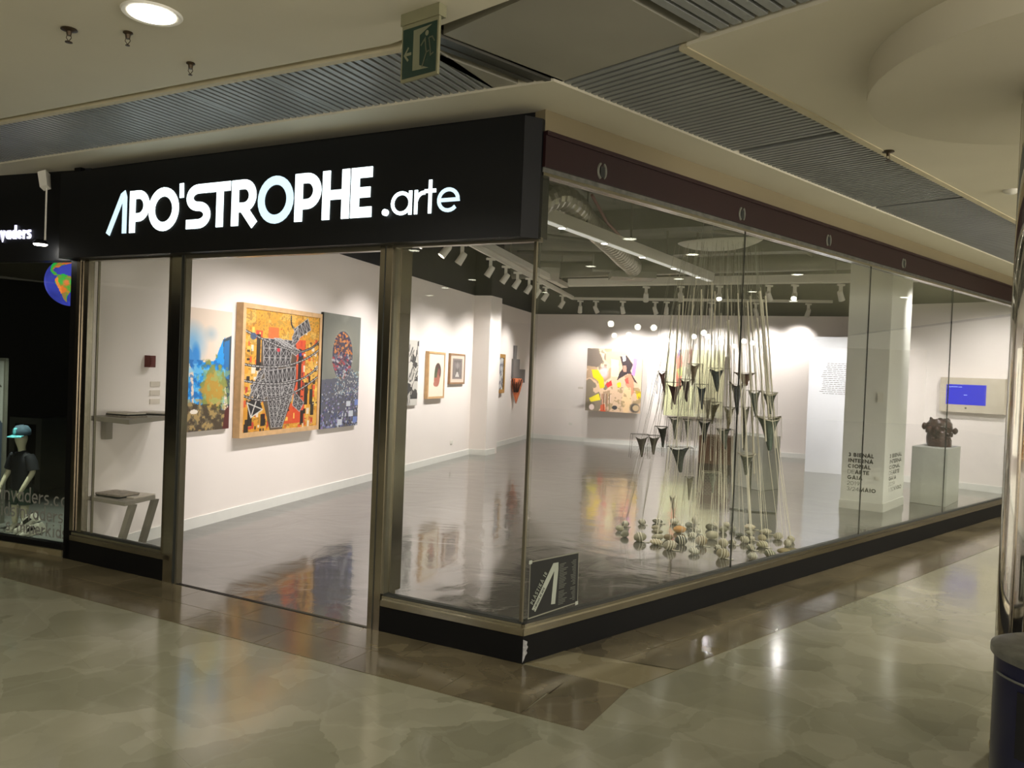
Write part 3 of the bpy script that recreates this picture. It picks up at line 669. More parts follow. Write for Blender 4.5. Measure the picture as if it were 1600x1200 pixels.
def eb(pts, t): ribbon(mb, [(x*W_, y*.198) for x, y in pts], t, lambda u, v, d: EX(.008+u, .0075+.0012, 2.757+v), 0)
eb([(.55, .58), (.67, .70), (.70, .50), (.72, .42), (.60, .14)], .007); eb([(.72, .42), (.80, .44)], .006); eb([(.78, .70), (.83, .46), (.84, .34), (.93, .38)], .006); eb([(.79, .70), (.88, .70), (.95, .60)], .006)
mb.build('running_figure', MT['exiti'], es)

def downlight(x, y, label, lit=True, r=.078, group=None, power=None):
    t = thing('ceiling_downlight', label, 'ceiling light', (x, y, CEIL), group)
    MB().lathe([(r*.82, CEIL-.004), (r, CEIL-.008), (r*1.05, CEIL-.002), (r*1.05, CEIL+.01), (r*.8, CEIL+.01)], (x, y, 0), 32).build('trim_ring', MT['fixture'], t, smooth=True)
    MB().lathe([(.001, CEIL-.0085), (r*.8, CEIL-.0085), (r*.8, CEIL-.002), (.001, CEIL-.002)], (x, y, 0), 32).build('glow_face', MT['glowdl'], t)
    lamp('SPOT', (x, y, CEIL-.03), power or DL_W*4*(1.3 if group == 'corridor downlights' else 1), (1, .95, .85), t, spot_size=R(150), spot_blend=.8, shadow_soft_size=.06)
    return t
downlight(-1.555, 3.36, 'bright round recessed downlight in the left plaster ceiling', r=.115)
for i, (x, y) in enumerate(((6.45, 4.88), (5.14, 6.0), (6.62, 7.62), (9.0, 10.0), (8.91, 7.57), (7.53, 6.19), (4.2, 5.2), (10.25, 8.6))):
    downlight(x, y, 'round downlight of the right-hand corridor ceiling, hidden from view and mirrored in the glass', group='corridor downlights')
for i, (x, y) in enumerate(((-7.35, .24), (-8.9, -.15), (-7.5, 1.8), (-5.2, 2.4), (-4.2, -.6), (-1.2, -.8), (1.6, -2.6), (3.4, .3), (5.6, -1.0), (7.6, 1.6), (10.2, 4.2), (-10.5, -.7))):
    downlight(x, y, 'round downlight of the mall ceiling behind the viewer, seen only as reflection', group='mall downlights')
for px, py in ((955, 506), (997, 511), (1022, 512), (960, 524), (983, 523), (1043, 532), (1052, 540), (1085, 526), (1100, 520), (1106, 526), (1127, 529), (1148, 541), (1163, 533), (1176, 536), (1149, 563), (1157, 560), (1175, 567)):
    zz = 2.75; q = v2(atz(px, py, zz)[:2]); v_ = (q-v2(G(0, -.022)[:2])).dot(n2); q = q-2*v_*n2
    if q[0] < 30.5:
        t_ = thing('shop_spotlight', 'bright little lamp of a shop across the corridor, seen only mirrored in the glass', 'spotlight', (q[0], q[1], zz), 'mirrored lamps across the corridor')
        MB().ball((q[0], q[1], zz), .075, 10, 6).build('bulb', MT['glow'], t_)
    else: print('FAR', px, py, q)
def sprinkler(px, py, label, big=1.0):
    x, y, z = atz(px, py, CEIL); t = thing('sprinkler_head', label, 'sprinkler', (x, y, CEIL))
    MB().lathe([(.001, CEIL-.001), (.028*big, CEIL-.001), (.03*big, CEIL-.006), (.012, CEIL-.012), (.009, CEIL-.03), (.001, CEIL-.03)], (x, y, 0), 16).build('base', MT['sprk'], t)
    m = MB()
    for s in (-1, 1): m.tube([(x+s*.008, y, CEIL-.025), (x+s*.011, y, CEIL-.04), (x, y, CEIL-.055)], .0018, 6)
    m.build('frame_arms', MT['sprk'], t)
    MB().lathe([(.001, CEIL-.06), (.014*big, CEIL-.06), (.013*big, CEIL-.057), (.001, CEIL-.055)], (x, y, 0), 14).build('deflector', MT['sprk'], t)
sprinkler(108, 45, 'largest bronze sprinkler head left of the bright downlight', 1.15); sprinkler(200, 50, 'small faint sprinkler head between big sprinkler and downlight', .7)
sprinkler(298, 98, 'small sprinkler head in the left ceiling near the slatted strip', .7); sprinkler(1388, 236, 'sprinkler head at the edge of the right slatted ceiling strip', 1.2)
x, y, z = atz(1580, 297, CEIL); t = thing('smoke_detector', 'white dome detector on the ceiling left of the steel column', 'detector', (x, y, CEIL))
MB().lathe([(.001, CEIL-.03), (.03, CEIL-.028), (.05, CEIL-.012), (.052, CEIL)], (x, y, 0), 24).build('dome', MT['fixture'], t, smooth=True)

# ================================================================== neighbouring shop
struct('wall_neighbour', MB().fbox(NB, .0, 9, -.12, .0, 2.32, CEIL+.1), MT['black'])
struct('wall_neighbour', MB().prism([LW(2.1, -.2)[:2], NB(9, -3.2)[:2], NB(9, -3.3)[:2], LW(2.25, -.2)[:2]], 0, 3), MT['nwall'])
struct('wall_neighbour', MB().prism([LW(-.95, -.13)[:2], LW(2.2, -.13)[:2], LW(2.2, -.2)[:2], LW(-.95, -.2)[:2]], 0, 3), MT['nwall'])
struct('ceiling', MB().prism([NB(0, -.12)[:2], NB(9, -.12)[:2], NB(9, -3.2)[:2], LW(2.1, -.14)[:2], LW(-.9, -.14)[:2]], 2.9, 3.0), MT['nwall'])
nw = struct('window_20', MB().fbox(NB, .02, 4, -.03, -.02, .09, 2.32), MT['nglass'])
MB().fbox(NB, .0, 4, -.05, .01, .045, .09).build('bottom_rail', MT['plinth'], nw)
struct('trim_14', MB().fbox(NB, -.02, 4, -.06, .03, 0, .045), MT['wedge'])
ns = thing('neighbour_sign', 'small glowing white lettering invaders on the black fascia at far left', 'sign', NB(.8, .01, 2.5))
def letters(s_, h, t, fn, depth, m_, parent, sx=1., gap=.1):
    u = 0
    for ch in s_:
        w_ = ADV.get(ch, .62)*h*sx; mb_ = MB()
        for pl_ in glyph(ch, w_, h, t): ribbon(mb_, [(u+x, y) for x, y in pl_], t, fn, depth)
        if mb_.v: mb_.build('letter', m_, parent)
        u += w_+gap*h
def fn_(u, v, d): return NB(1.34-u, .002+d, 2.497+v)
letters('kids', .112, .018, fn_, .01, MT['nletter'], ns, .86, .09)
letters('invaders', .112, .018, lambda u, v, d: NB(.885-u, .002+d, 2.497+v), .01, MT['nletter'], ns, .78, .09)
vt = thing('window_lettering', 'frosted web address lettering on the dark shop window at left', 'lettering', NB(.5, -.01, .4))
for txt, s_, z_, h_ in (('invaders.com', .735, .375, .125), ('kidsinvaders', .80, .245, .118), ('summerkids', .66, .125, .11)):
    letters(txt, h_, .014, lambda u, v, d: NB(s_-u, -.018+d, z_+v), .0005, MT['vinylg'], vt, .86, .10)
# pendant flood light on a bracket in front of the fascia
pl = thing('pendant_spotlight', 'small lit lamp on a thin rod hanging before the black fascia', 'lamp', NB(.2, .12, CEIL))
MB().tube([NB(.20, .10, 2.985), NB(.14, .13, 2.86)], [.045, .04], 4).build('ceiling_bracket', MT['fixture'], pl)
MB().tube([NB(.14, .12, 2.86), NB(.14, .12, 2.46)], .007, 6).build('rod', MT['fixture'], pl)
hx = NB(.19, .12, 2.44); MB().lathe([(.001, 2.43), (.05, 2.43), (.052, 2.44), (.03, 2.465), (.001, 2.47)], (hx[0], hx[1], 0), 20).build('lamp_head', MT['black'], pl)
MB().lathe([(.001, 2.418), (.042, 2.42), (.05, 2.4295), (.001, 2.4298)], (hx[0], hx[1], 0), 20).build('lens', MT['glow'], pl)
lamp('POINT', (hx[0], hx[1], 2.38), 2.0, (1, .97, .9), pl, shadow_soft_size=.04)
# globe
_p = v2(NB(0, -.45)[:2]); _r = _ray(112, 441); _t = v2((-dn[1], dn[0])).dot(_p)/v2((-dn[1], dn[0])).dot(v2(_r[:2])); q = (_r[0]*_t, _r[1]*_t, EYE+_r[2]*_t)
gl = thing('illuminated_globe', 'glowing blue and green world globe behind the dark shop window', 'globe', q)
gx, gy, gz = atz(112, 442, 2.2) if 0 else q
GP = Pic(180, 90, (66, 74, 190)); n_ = GP.noise(6, 3); GP.put(np.clip((n_-.45)*2, 0, 1), (38, 46, 120)); GP.ell(.30, .5, .10, .2, (88, 98, 225), .6, .8)
land = [[(.36, .14), (.44, .10), (.58, .14), (.60, .22), (.54, .27), (.50, .30), (.485, .34), (.455, .33), (.45, .38), (.48, .41), (.50, .45), (.47, .44), (.43, .39), (.40, .31), (.37, .26)],
        [(.495, .44), (.53, .42), (.57, .45), (.63, .53), (.61, .60), (.57, .66), (.545, .74), (.53, .84), (.515, .82), (.51, .70), (.495, .60), (.475, .53)]]
for L_ in land: GP.poly(L_, (32, 190, 70))
n_ = GP.noise(14, 5)
for L_ in land:
    G2 = Pic(180, 90, (0, 0, 0)); G2.poly(L_, (1, 1, 1)); m_ = G2.a[..., 0]; GP.put(m_*np.clip((n_-.5)*6, 0, 1), (226, 120, 50)); 
GP.poly([(.475, .50), (.495, .46), (.505, .55), (.52, .62), (.51, .70), (.50, .62)], (240, 140, 60)); GP.poly([(.51, .68), (.55, .66), (.53, .84), (.515, .82)], (150, 130, 70)); GP.poly([(.37, .13), (.44, .10), (.5, .12), (.42, .17)], (220, 110, 50)); GP.poly([(.50, .2), (.56, .16), (.54, .26), (.49, .28)], (230, 110, 50))
mg = MB(); rg = .205; W2, H2 = 180, 90
base_a = math.atan2(-q[1], -q[0])
yy, xx = np.mgrid[0:H2+1, 0:W2+1]; lon = -(xx/W2-.5)*-2*PI+base_a-.5; lat = PI*yy/H2
P = np.stack([rg*np.cos(lon)*np.sin(lat), rg*np.sin(lon)*np.sin(lat), rg*np.cos(lat)], -1)
me = bpy.data.meshes.new('sphere_map'); idx = yy*(W2+1)+xx; f = np.stack([idx[:-1, :-1], idx[1:, :-1], idx[1:, 1:], idx[:-1, 1:]], -1).reshape(-1, 4)
me.from_pydata(P.reshape(-1, 3).tolist(), [], f.tolist()); ca = me.color_attributes.new('paint', 'FLOAT_COLOR', 'CORNER')
c = GP.a/255; c = (np.where(c <= .04045, c/12.92, ((c+.055)/1.055)**2.4)).reshape(-1, 3); c4 = np.ones((len(f), 4, 4)); c4[:, :, :3] = c[:, None, :]; ca.data.foreach_set('color', c4.reshape(-1))
me.materials.append(vmat('globe_glow', .25, 1.0)); me.polygons.foreach_set('use_smooth', [True]*len(me.polygons)); o = bpy.data.objects.new('sphere_map', me); COL.objects.link(o); o.parent = gl
MB().tube([(q[0], q[1], q[2]+rg), (q[0], q[1], 2.9)], .006, 6).build('hanging_rod', MT['black'], gl)
# dark grey display cabinet in the left shop
ca0, ca1, ca2 = [v2(atz(x_, y_, .045)[:2]) for x_, y_ in ((103, 762), (62, 768), (12, 764))]
cbx = thing('display_cabinet', 'dark grey open display cabinet behind the mannequin', 'cabinet', (ca1[0], ca1[1], 0)); cd_ = v2((-.357, .934))*.32+v2((.05, 0))
ztop = EYE-.98*(v2(ca1)[1]/9.1)*.78
MB().prism([ca0, ca1, ca1+cd_, ca0+cd_], .045, ztop).build('side_unit', MT['ncab'], cbx); cu_ = (ca2-ca1)/np.linalg.norm(ca2-ca1); cl_ = np.linalg.norm(ca2-ca1)
def CB(s_, n_, z_): p = ca1+cu_*s_+cd_/.32*n_; return (p[0], p[1], z_)
MB().fbox(CB, .0, .07, .0, .3, .045, ztop).build('upright', MT['ncab'], cbx); MB().fbox(CB, cl_-.07, cl_, 0, .3, .045, ztop).build('upright', MT['ncab'], cbx)
MB().fbox(CB, .07, cl_-.07, 0, .3, ztop-.07, ztop).build('panel', MT['ncab'], cbx); MB().fbox(CB, .07, cl_-.07, 0, .3, .045, .12).build('panel', MT['ncab'], cbx); MB().fbox(CB, .07, cl_-.07, .27, .3, .12, ztop-.07).build('back', MT['dark'], cbx)
# banner
bn = thing('poster_banner', 'tall framed poster of a smiling child in denim at the far left edge', 'poster', NB(.9, -.4, .1))
BP = Pic(70, 150, (176, 180, 176)); n_ = BP.noise(8, 2)
BP.poly([(.3, .45), (.62, .40), (.85, .42), (1, .46), (1, 1), (.0, 1), (.0, .5)], (72, 84, 104)); BP.put(np.clip((n_-.5)*3, 0, 1)*(BP.Y > .5), (104, 118, 138), .6)
BP.ell(.55, .27, .32, .17, (196, 156, 120)); BP.poly([(.2, .22), (.3, .1), (.55, .06), (.85, .12), (.9, .24), (.84, .30), (.8, .2), (.3, .2)], (96, 84, 62)); BP.poly([(.2, .18), (.85, .16), (.95, .19), (.2, .215)], (60, 52, 42))
BP.ell(.42, .25, .05, .012, (50, 36, 30)); BP.ell(.68, .25, .05, .012, (50, 36, 30)); BP.ell(.56, .36, .12, .02, (150, 70, 60)); BP.ell(.56, .355, .09, .01, (236, 226, 210)); BP.ell(.56, .31, .05, .02, (176, 132, 100)); BP.poly([(.5, .43), (.62, .43), (.6, .56), (.55, .6), (.5, .54)], (30, 36, 48))
fr_ = lambda s, z: NB(s, -.45, z)
picmesh('print', BP, NB(1.78, -.445, 1.50), NB(1.30, -.445, 1.50), NB(1.78, -.445, .28), bn, MT['print'])
for a in ((1.78, 1.80, .05, 1.52), (1.28, 1.30, .05, 1.52), (1.28, 1.80, 1.50, 1.525)): MB().fbox(NB, a[0], a[1], -.47, -.44, a[2], a[3]).build('frame', MT['pipeg'], bn)
MB().fbox(NB, 1.30, 1.78, -.465, -.447, .05, 1.50).build('backing', MT['ncab'], bn)

# ------------------------------------------------------------------ child mannequin and shoes
def npt(px, py, n):      # a photo point taken to the plane n metres behind the neighbour's glass
    P = v2(NB(0, n)[:2]); r = _ray(px, py); nm = v2((-dn[1], dn[0])); t = nm.dot(P)/nm.dot(v2(r[:2])); return (r[0]*t, r[1]*t, EYE+r[2]*t)
def skinmesh(name, joints, edges, m, parent, sub=2, root=0):
    off = parent_loc(parent); me = bpy.data.meshes.new(name)
    me.from_pydata([Vector(j[:3])-off for j in joints], edges, []); o = bpy.data.objects.new(name, me); COL.objects.link(o)
    md = o.modifiers.new('s', 'SKIN'); md.use_smooth_shade = True; sv = me.skin_vertices[0].data
    for i, j in enumerate(joints): sv[i].radius = (j[3], j[4] if len(j) > 4 else j[3]); sv[i].use_root = (i == root)
    s2 = o.modifiers.new('u', 'SUBSURF'); s2.levels = sub
    dg = bpy.context.evaluated_depsgraph_get(); dg.update(); nm = bpy.data.meshes.new_from_object(o.evaluated_get(dg)); o.modifiers.clear(); o.data = nm
    nm.materials.clear(); nm.materials.append(m); nm.polygons.foreach_set('use_smooth', [True]*len(nm.polygons)); o.parent = parent; return o
b0 = npt(31, 839, -.3); ex_, ey_ = -dn, nn    # image right, towards viewer
mq = thing('mannequin', 'small child mannequin in navy shirt and blue cap standing in the dark shop window', 'mannequin', (b0[0], b0[1], .045))
def MP(x, y, z): return (b0[0]+ex_[0]*x+ey_[0]*y, b0[1]+ex_[1]*x+ey_[1]*y, .045+z)
J = [MP(0, 0, .40)+(.07, .05), MP(0, 0, .52)+(.065, .045), MP(0, 0, .62)+(.075, .045), MP(0, 0, .685)+(.03, .03), MP(0, .01, .735)+(.03, .032), MP(0, .015, .79)+(.056, .062), MP(0, .01, .845)+(.05, .056),
     MP(.095, 0, .645)+(.03,), MP(.135, .0, .52)+(.025,), MP(.105, .06, .40)+(.019,), MP(.085, .08, .345)+(.015,), MP(-.095, 0, .645)+(.03,), MP(-.145, 0, .52)+(.025,), MP(-.165, .05, .41)+(.019,), MP(-.17, .07, .355)+(.015,),
     MP(.05, 0, .34)+(.046,), MP(.055, .005, .20)+(.033,), MP(.055, 0, .06)+(.022,), MP(-.05, 0, .34)+(.046,), MP(-.06, .005, .20)+(.033,), MP(-.065, 0, .06)+(.022,)]
E_ = [(0, 1), (1, 2), (2, 3), (3, 4), (4, 5), (5, 6), (2, 7), (7, 8), (8, 9), (9, 10), (2, 11), (11, 12), (12, 13), (13, 14), (0, 15), (15, 16), (16, 17), (0, 18), (18, 19), (19, 20)]
skinmesh('body', J, E_, MT['skin'], mq)
for sx_, (hx_, hy_, hz_) in ((1, (.085, .08, .345)), (-1, (-.17, .07, .355))):     # five fingers on each hand
    m = MB(); m.ball(MP(hx_, hy_, hz_-.008), (.014, .011, .018), 8, 6)
    for k, (dx, ln) in enumerate(((-.011, .022), (-.004, .027), (.003, .025), (.010, .020))): m.tube([MP(hx_+dx, hy_+.004, hz_-.018), MP(hx_+dx*1.1, hy_+.008, hz_-.02-ln*.6), MP(hx_+dx*1.1, hy_+.004, hz_-.02-ln)], [.0042, .0038, .003], 6)
    m.tube([MP(hx_-sx_*.012, hy_+.004, hz_-.004), MP(hx_-sx_*.021, hy_+.01, hz_-.018), MP(hx_-sx_*.02, hy_+.012, hz_-.028)], [.005, .0042, .0035], 6)
    m.build('hand', MT['skin'], mq, smooth=True)
Rz = Matrix.Rotation(math.atan2(ex_[1], ex_[0]), 4, 'Z')
m = MB(); m.lathe([(.10, .36), (.105, .40), (.10, .50), (.108, .60), (.098, .655), (.06, .685), (.036, .70), (.034, .69)], MP(0, 0, -.0), 24, Rz, 1, .64)
m.tube([MP(.085, 0, .655), MP(.118, 0, .60), MP(.135, .0, .535)], [.042, .046, .047], 12); m.tube([MP(-.085, 0, .655), MP(-.118, 0, .60), MP(-.142, .0, .535)], [.042, .046, .047], 12)
m.build('shirt', MT['shirt'], mq, smooth=True)
m = MB(); m.tube([MP(-.028, .062, .69), MP(0, .075, .66), MP(.028, .062, .69)], .007, 6); m.build('collar', MT['shirt'], mq)
m = MB(); m.tube([MP(.045, 0, .37), MP(.055, 0, .30), MP(.06, .0, .235)], [.062, .058, .055], 12); m.tube([MP(-.045, 0, .37), MP(-.058, 0, .30), MP(-.065, .0, .235)], [.062, .058, .055], 12); m.build('shorts', MT['short'], mq, smooth=True)
cp = MB(); cp.lathe([(.068, .835), (.073, .85), (.068, .885), (.045, .915), (.001, .925)], MP(0, .01, -.005), 20, Rz); cap_ = cp.build('cap', MT['cap'], mq, smooth=True)
cb = MB(); pts = [(math.cos(R(a))*.066, math.sin(R(a))*.066) for a in range(-160, -19, 14)]; outer = [(math.cos(R(a))*.075, -.03+math.sin(R(a))*.09) for a in range(-160, -19, 14)]
n_ = len(pts); cb.add([MP(x, -y+.01, .828) for x, y in pts]+[MP(x, -y+.01, .815) for x, y in outer]+[MP(x, -y+.01, .834) for x, y in pts]+[MP(x, -y+.01, .82) for x, y in outer],
    [(i, i+1, n_+i+1, n_+i) for i in range(n_-1)]+[(2*n_+i, 3*n_+i, 3*n_+i+1, 2*n_+i+1) for i in range(n_-1)]+[(n_+i, n_+i+1, 3*n_+i+1, 3*n_+i) for i in range(n_-1)])
cb.build('brim', MT['capf'], cap_)
m = MB(); m.lathe([(.0735, .845), (.0745, .86), (.069, .888), (.058, .90)], MP(0, .014, -.005), 8, Rz, .8, 1.0); m.build('front_print', MT['capf'], cap_)
def shoe(fr, parent, L=.2, k=1.0):
    """fr(x along length 0..L toe, y across, z)"""
    secs = [(0, .030, .052), (.1, .034, .06), (.3, .034, .058), (.5, .035, .045), (.7, .038, .034), (.88, .036, .028), (1, .018, .018)]
    def loft(name, fz, wf, m_):
        mb = MB(); ring = []; 
        for t, w_, h_ in secs:
            z0, z1 = fz(t, h_); ww = w_*wf*k
            ring.append([(t*L, -ww, z0), (t*L, -ww*.98, (z0+z1)*.5), (t*L, -ww*.55, z1), (t*L, ww*.55, z1), (t*L, ww*.98, (z0+z1)*.5), (t*L, ww, z0)])
        vs = [fr(*p) for r_ in ring for p in r_]; fs = [(i*6+j, i*6+(j+1) % 6, (i+1)*6+(j+1) % 6, (i+1)*6+j) for i in range(len(ring)-1) for j in range(6)]+[(0, 1, 2, 3, 4, 5), tuple((len(ring)-1)*6+j for j in (5, 4, 3, 2, 1, 0))]
        mb.add(vs, fs); return mb.build(name, m_, parent, smooth=True)
    loft('sole', lambda t, h: (.0+.006*max(0, t-.8)*5*.2, .020), 1.08, MT['shoew']); up = loft('upper', lambda t, h: (.018, .018+h*k), 1.0, MT['shoew'])
    for s_ in (-1, 1):
        m = MB(); q = [(.12, .03), (.52, .03), (.42, .056), (.16, .06)]; m.add([fr(a*L, s_*(.0365*k), z*k+.006) for a, z in q], [(0, 1, 2, 3)]); m.build('side_stripe', MT['shoek'], up)
    m = MB(); m.lathe([(.001, .0), (.022, 0), (.020, .004), (.001, .004)], (0, 0, 0), 12); m.v = [fr(.17*L+x*1.5, y, .076*k+z) for x, y, z in m.v]; m.build('opening', MT['shoek'], up)
    m = MB(); m.hexa([fr(.30*L, -.016, .06*k), fr(.62*L, -.016, .045), fr(.62*L, .016, .045), fr(.30*L, .016, .06*k), fr(.26*L, -.018, .098*k), fr(.60*L, -.014, .058), fr(.60*L, .014, .058), fr(.26*L, .018, .098*k)]); m.build('tongue', MT['shoew'], parent)
    for j in range(4):
        m = MB(); m.tube([fr((.36+.08*j)*L, -.022, (.070-.006*j)*k), fr((.37+.08*j)*L, 0, (.092-.010*j)*k), fr((.36+.08*j)*L, .022, (.070-.006*j)*k)], .0035, 6); m.build('lace', MT['shoew'], parent)
def frame(o, yaw, pitch=0, roll=0):
    Mx = Matrix.Translation(o) @ Rz @ Matrix.Rotation(yaw, 4, 'Z') @ Matrix.Rotation(-pitch, 4, 'Y') @ Matrix.Rotation(roll, 4, 'X')
    return lambda x, y, z: tuple(Mx @ Vector((x, y, z)))
for s_ in (-1, 1): shoe(frame(MP(.055*s_-.003, -.035, 0), R(-95-6*s_)), mq, .115, .72)
q = npt(58, 840, -.16); t = thing('sneaker', 'black and white trainer lying in front, toe pointing left, in the dark shop window', 'shoe', (q[0], q[1], .045), None)
shoe(frame((q[0]+ex_[0]*.075, q[1]+ex_[1]*.075, .115), R(192), R(-22)), t, .23, 1.15)
q = npt(56, 836, -.30); t = thing('sneaker', 'black and white trainer standing behind the front one, heel raised', 'shoe', (q[0], q[1], .045), None)
shoe(frame((q[0]+ex_[0]*.045, q[1]+ex_[1]*.045, .165), R(208), R(-38)), t, .23, 1.15)
q = NB(.5, .35, 2.3); lamp('SPOT', NB(.75, -.10, 2.28), 230, (.95, 1, .85), mq, (.02, .1, -1), spot_size=R(80), spot_blend=.8, shadow_soft_size=.1)
tk = thing('shop_track', 'dim grey lighting track on the ceiling of the dark shop', 'light track', NB(.9, -1.6, 2.7))
MB().box(NB(.8, -1.3, 2.46), (.9, .03, .035), Rz).build('rail', MT['ncab'], tk)
m = MB(); m.box(NB(.66, -1.3, 2.40), (.06, .05, .09), Rz); m.build('adapter', MT['ncab'], tk); m = MB(); m.box(NB(.62, -1.28, 2.29), (.09, .09, .16), Rz @ Matrix.Rotation(R(-32), 4, 'Y')); m.build('lamp_head', MT['ncab'], tk)

# ================================================================== PAINTINGS
def canvas(name, label, fr, s0, s1, z0, z1, depth, pic, frame=None, fw=.03, fd=.02, cat='painting', edge=None, off=.004):
    t = thing(name, label, cat, fr((s0+s1)/2, 0, (z0+z1)/2))
    MB().fbox(fr, s0, s1, off, depth, z0, z1).build('canvas_block', edge or MT['canvas'], t)
    picmesh('paint_surface', pic, fr(s0, depth+.0015, z1), fr(s1, depth+.0015, z1), fr(s0, depth+.0015, z0), t, MT['paint'])
    if frame:
        for a in ((s0-fw, s0, z0-fw, z1+fw), (s1, s1+fw, z0-fw, z1+fw), (s0, s1, z1, z1+fw), (s0, s1, z0-fw, z0)):
            MB().fbox(fr, a[0], a[1], off, depth+fd, a[2], a[3]).build('frame_bar', frame, t)
    return t
rp = random.Random(21)
# 1 blue cliffs
P = Pic(110, 160, (226, 208, 190)); n_ = P.noise(3, 1); P.put(np.clip((n_-.5)*4, 0, 1)*(P.Y < .5), (206, 214, 208), .6)
P.ell(.30, .28, .30, .20, (96, 168, 222), .8, .9); P.ell(.36, .40, .10, .14, (40, 130, 210), .9, .5); P.ell(.62, .20, .16, .08, (150, 176, 190), .7, .9)
P.poly([(-.1, .06), (.10, .08), (.16, .26), (.30, .44), (.22, .46), (.08, .28), (-.1, .2)], (44, 124, 176)); P.poly([(.22, .28), (.36, .42), (.34, .52), (.28, .48)], (60, 140, 210))
P.poly([(.05, .40), (.20, .41), (.20, .54), (.28, .56), (.32, .78), (.0, .8), (-.1, .6)], (30, 140, 214)); P.poly([(.34, .52), (.42, .42), (.52, .44), (.70, .42), (.84, .24), (.88, .22), (.90, .6), (.72, .78), (.36, .80), (.34, .64)], (36, 146, 220))
P.poly([(.84, .24), (.92, .22), (1, .20), (1, .9), (.90, .6)], (58, 74, 84)); P.poly([(.86, .26), (.96, .24), (.97, .58), (.88, .56)], (40, 110, 170))
n_ = P.noise(16, 4); P.put((n_ > .56)*(P.Y > .42)*(P.X < .9), (20, 92, 170), .6); P.put((n_ < .42)*(P.Y > .45)*(P.X < .9)*(P.Y < .8), (120, 196, 236), .7)
nf = P.noise(14, 9); nf2 = P.noise(10, 10)
P.put(np.clip((nf+.55-np.hypot((P.X-.70)/.30, (P.Y-.66)/.30)*1.0)*6-1.5, 0, 1), (136, 140, 66), .95); P.put(np.clip((nf2+.5-np.hypot((P.X-.68)/.24, (P.Y-.68)/.22))*6-1.2, 0, 1), (192, 146, 56), .8); P.put((nf < .42)*(P.X > .5)*(P.Y > .5), (150, 176, 110), .6); P.ell(.10, .88, .16, .07, (196, 156, 60), .8, .6)
P.poly([(-.1, .82), (.3, .76), (.55, .80), (.9, .84), (1, .9), (1, 1.1), (-.1, 1.1)], (104, 90, 62), .9); n_ = P.noise(18, 6); P.put((n_ > .54)*(P.Y > .78), (62, 52, 40), .7); P.put((n_ < .42)*(P.Y > .74), (190, 160, 100), .7)
P.ell(.36, .84, .07, .02, (236, 226, 210)); P.poly([(.92, .84), (1, .8), (1, 1), (.88, 1)], (90, 44, 40))
canvas('painting', 'tall painting of blue cliffs and ochre foliage, leftmost in the gallery', LW, -.22, .6, .915, 2.055, .035, P)
# 2 steel lattice on yellow
P = Pic(170, 220, (208, 150, 50)); n_ = P.noise(5, 11); P.put(np.clip((n_-.5)*3, 0, 1), (186, 124, 38), .8); n_ = P.noise(9, 12); P.put((n_ > .60), (216, 176, 96), .6); n_ = P.noise(30, 13); P.put((n_ > .62), (120, 90, 40), .5); P.put((n_ < .36)*(P.Y < .4), (140, 120, 60), .5)
for (x, y, w_, h_, c) in ((.64, .22, .16, .74, (200, 70, 44)), (.52, .78, .3, .18, (206, 76, 44)), (.28, .13, .14, .10, (214, 96, 50)), (.46, .56, .22, .12, (206, 90, 60)), (.13, .17, .08, .07, (196, 66, 44))): P.rect(x, y, w_, h_, c, .85)
for k in range(300):
    x, y = rp.random(), rp.uniform(.12, .98); w_, h_ = rp.uniform(.008, .045), rp.uniform(.008, .06)
    if .2 < x < .62 and rp.random() < .5 or y < .3 and rp.random() < .6: continue
    P.rect(x, y, w_, h_, rp.choice(((34, 30, 26), (44, 36, 30), (70, 52, 30), (206, 80, 46), (186, 60, 44), (226, 190, 90), (214, 206, 190))), .9)
for x, y, h_ in ((.14, .2, .3), (.70, .3, .5), (.80, .6, .2), (.06, .8, .15), (.02, .93, .07), (.22, .86, .1), (.88, .66, .14), (.62, .42, .2), (.9, .8, .1), (.75, .85, .12)): P.rect(x, y, .05, h_, (30, 28, 26), .9)
def lattice(pts, c1=(46, 44, 46), c2=(168, 166, 164), nx=4, ny=6):
    P.poly(pts, c1); a, b_, c_, d_ = [v2(p) for p in pts]
    f = lambda u, v: (a*(1-u)+b_*u)*(1-v)+(d_*(1-u)+c_*u)*v
    for i in range(nx+1): p, q_ = f(i/nx, 0), f(i/nx, 1); P.line(p[0], p[1], q_[0], q_[1], .0045, c2)
    for j in range(ny+1): p, q_ = f(0, j/ny), f(1, j/ny); P.line(p[0], p[1], q_[0], q_[1], .0035, c2)
    for i in range(nx):
        for j in range(ny):
            for (u0, v0, u1, v1) in ((i, j, i+1, j+1), (i+1, j, i, j+1)): p, q_ = f(u0/nx, v0/ny), f(u1/nx, v1/ny); P.line(p[0], p[1], q_[0], q_[1], .003, c2, .9)
P.poly([(.20, .24), (.66, .24), (.68, .60), (.60, .80), (.50, 1), (.34, 1), (.24, .75), (.08, .86), (.20, .5)], (62, 58, 58), .85); lattice([(.08, .62), (.26, .56), (.30, .70), (.16, .80)], nx=3, ny=3); lattice([(.30, .62), (.66, .56), (.62, .76), (.36, .82)], nx=6, ny=4); lattice([(.22, .23), (.62, .23), (.58, .46), (.24, .47)], nx=5, ny=3); lattice([(.36, .22), (.44, .22), (.73, .32), (.66, .36)], nx=2, ny=5); lattice([(.62, .13), (.82, .02), (.87, .12), (.66, .22)], nx=4, ny=1)
lattice([(.60, .20), (.66, .12), (.70, .22), (.62, .28)], nx=1, ny=2); lattice([(.24, .47), (.42, .47), (.50, .98), (.36, .98)], nx=3, ny=9); lattice([(.30, .50), (.66, .46), (.66, .57), (.32, .62)], nx=6, ny=1)
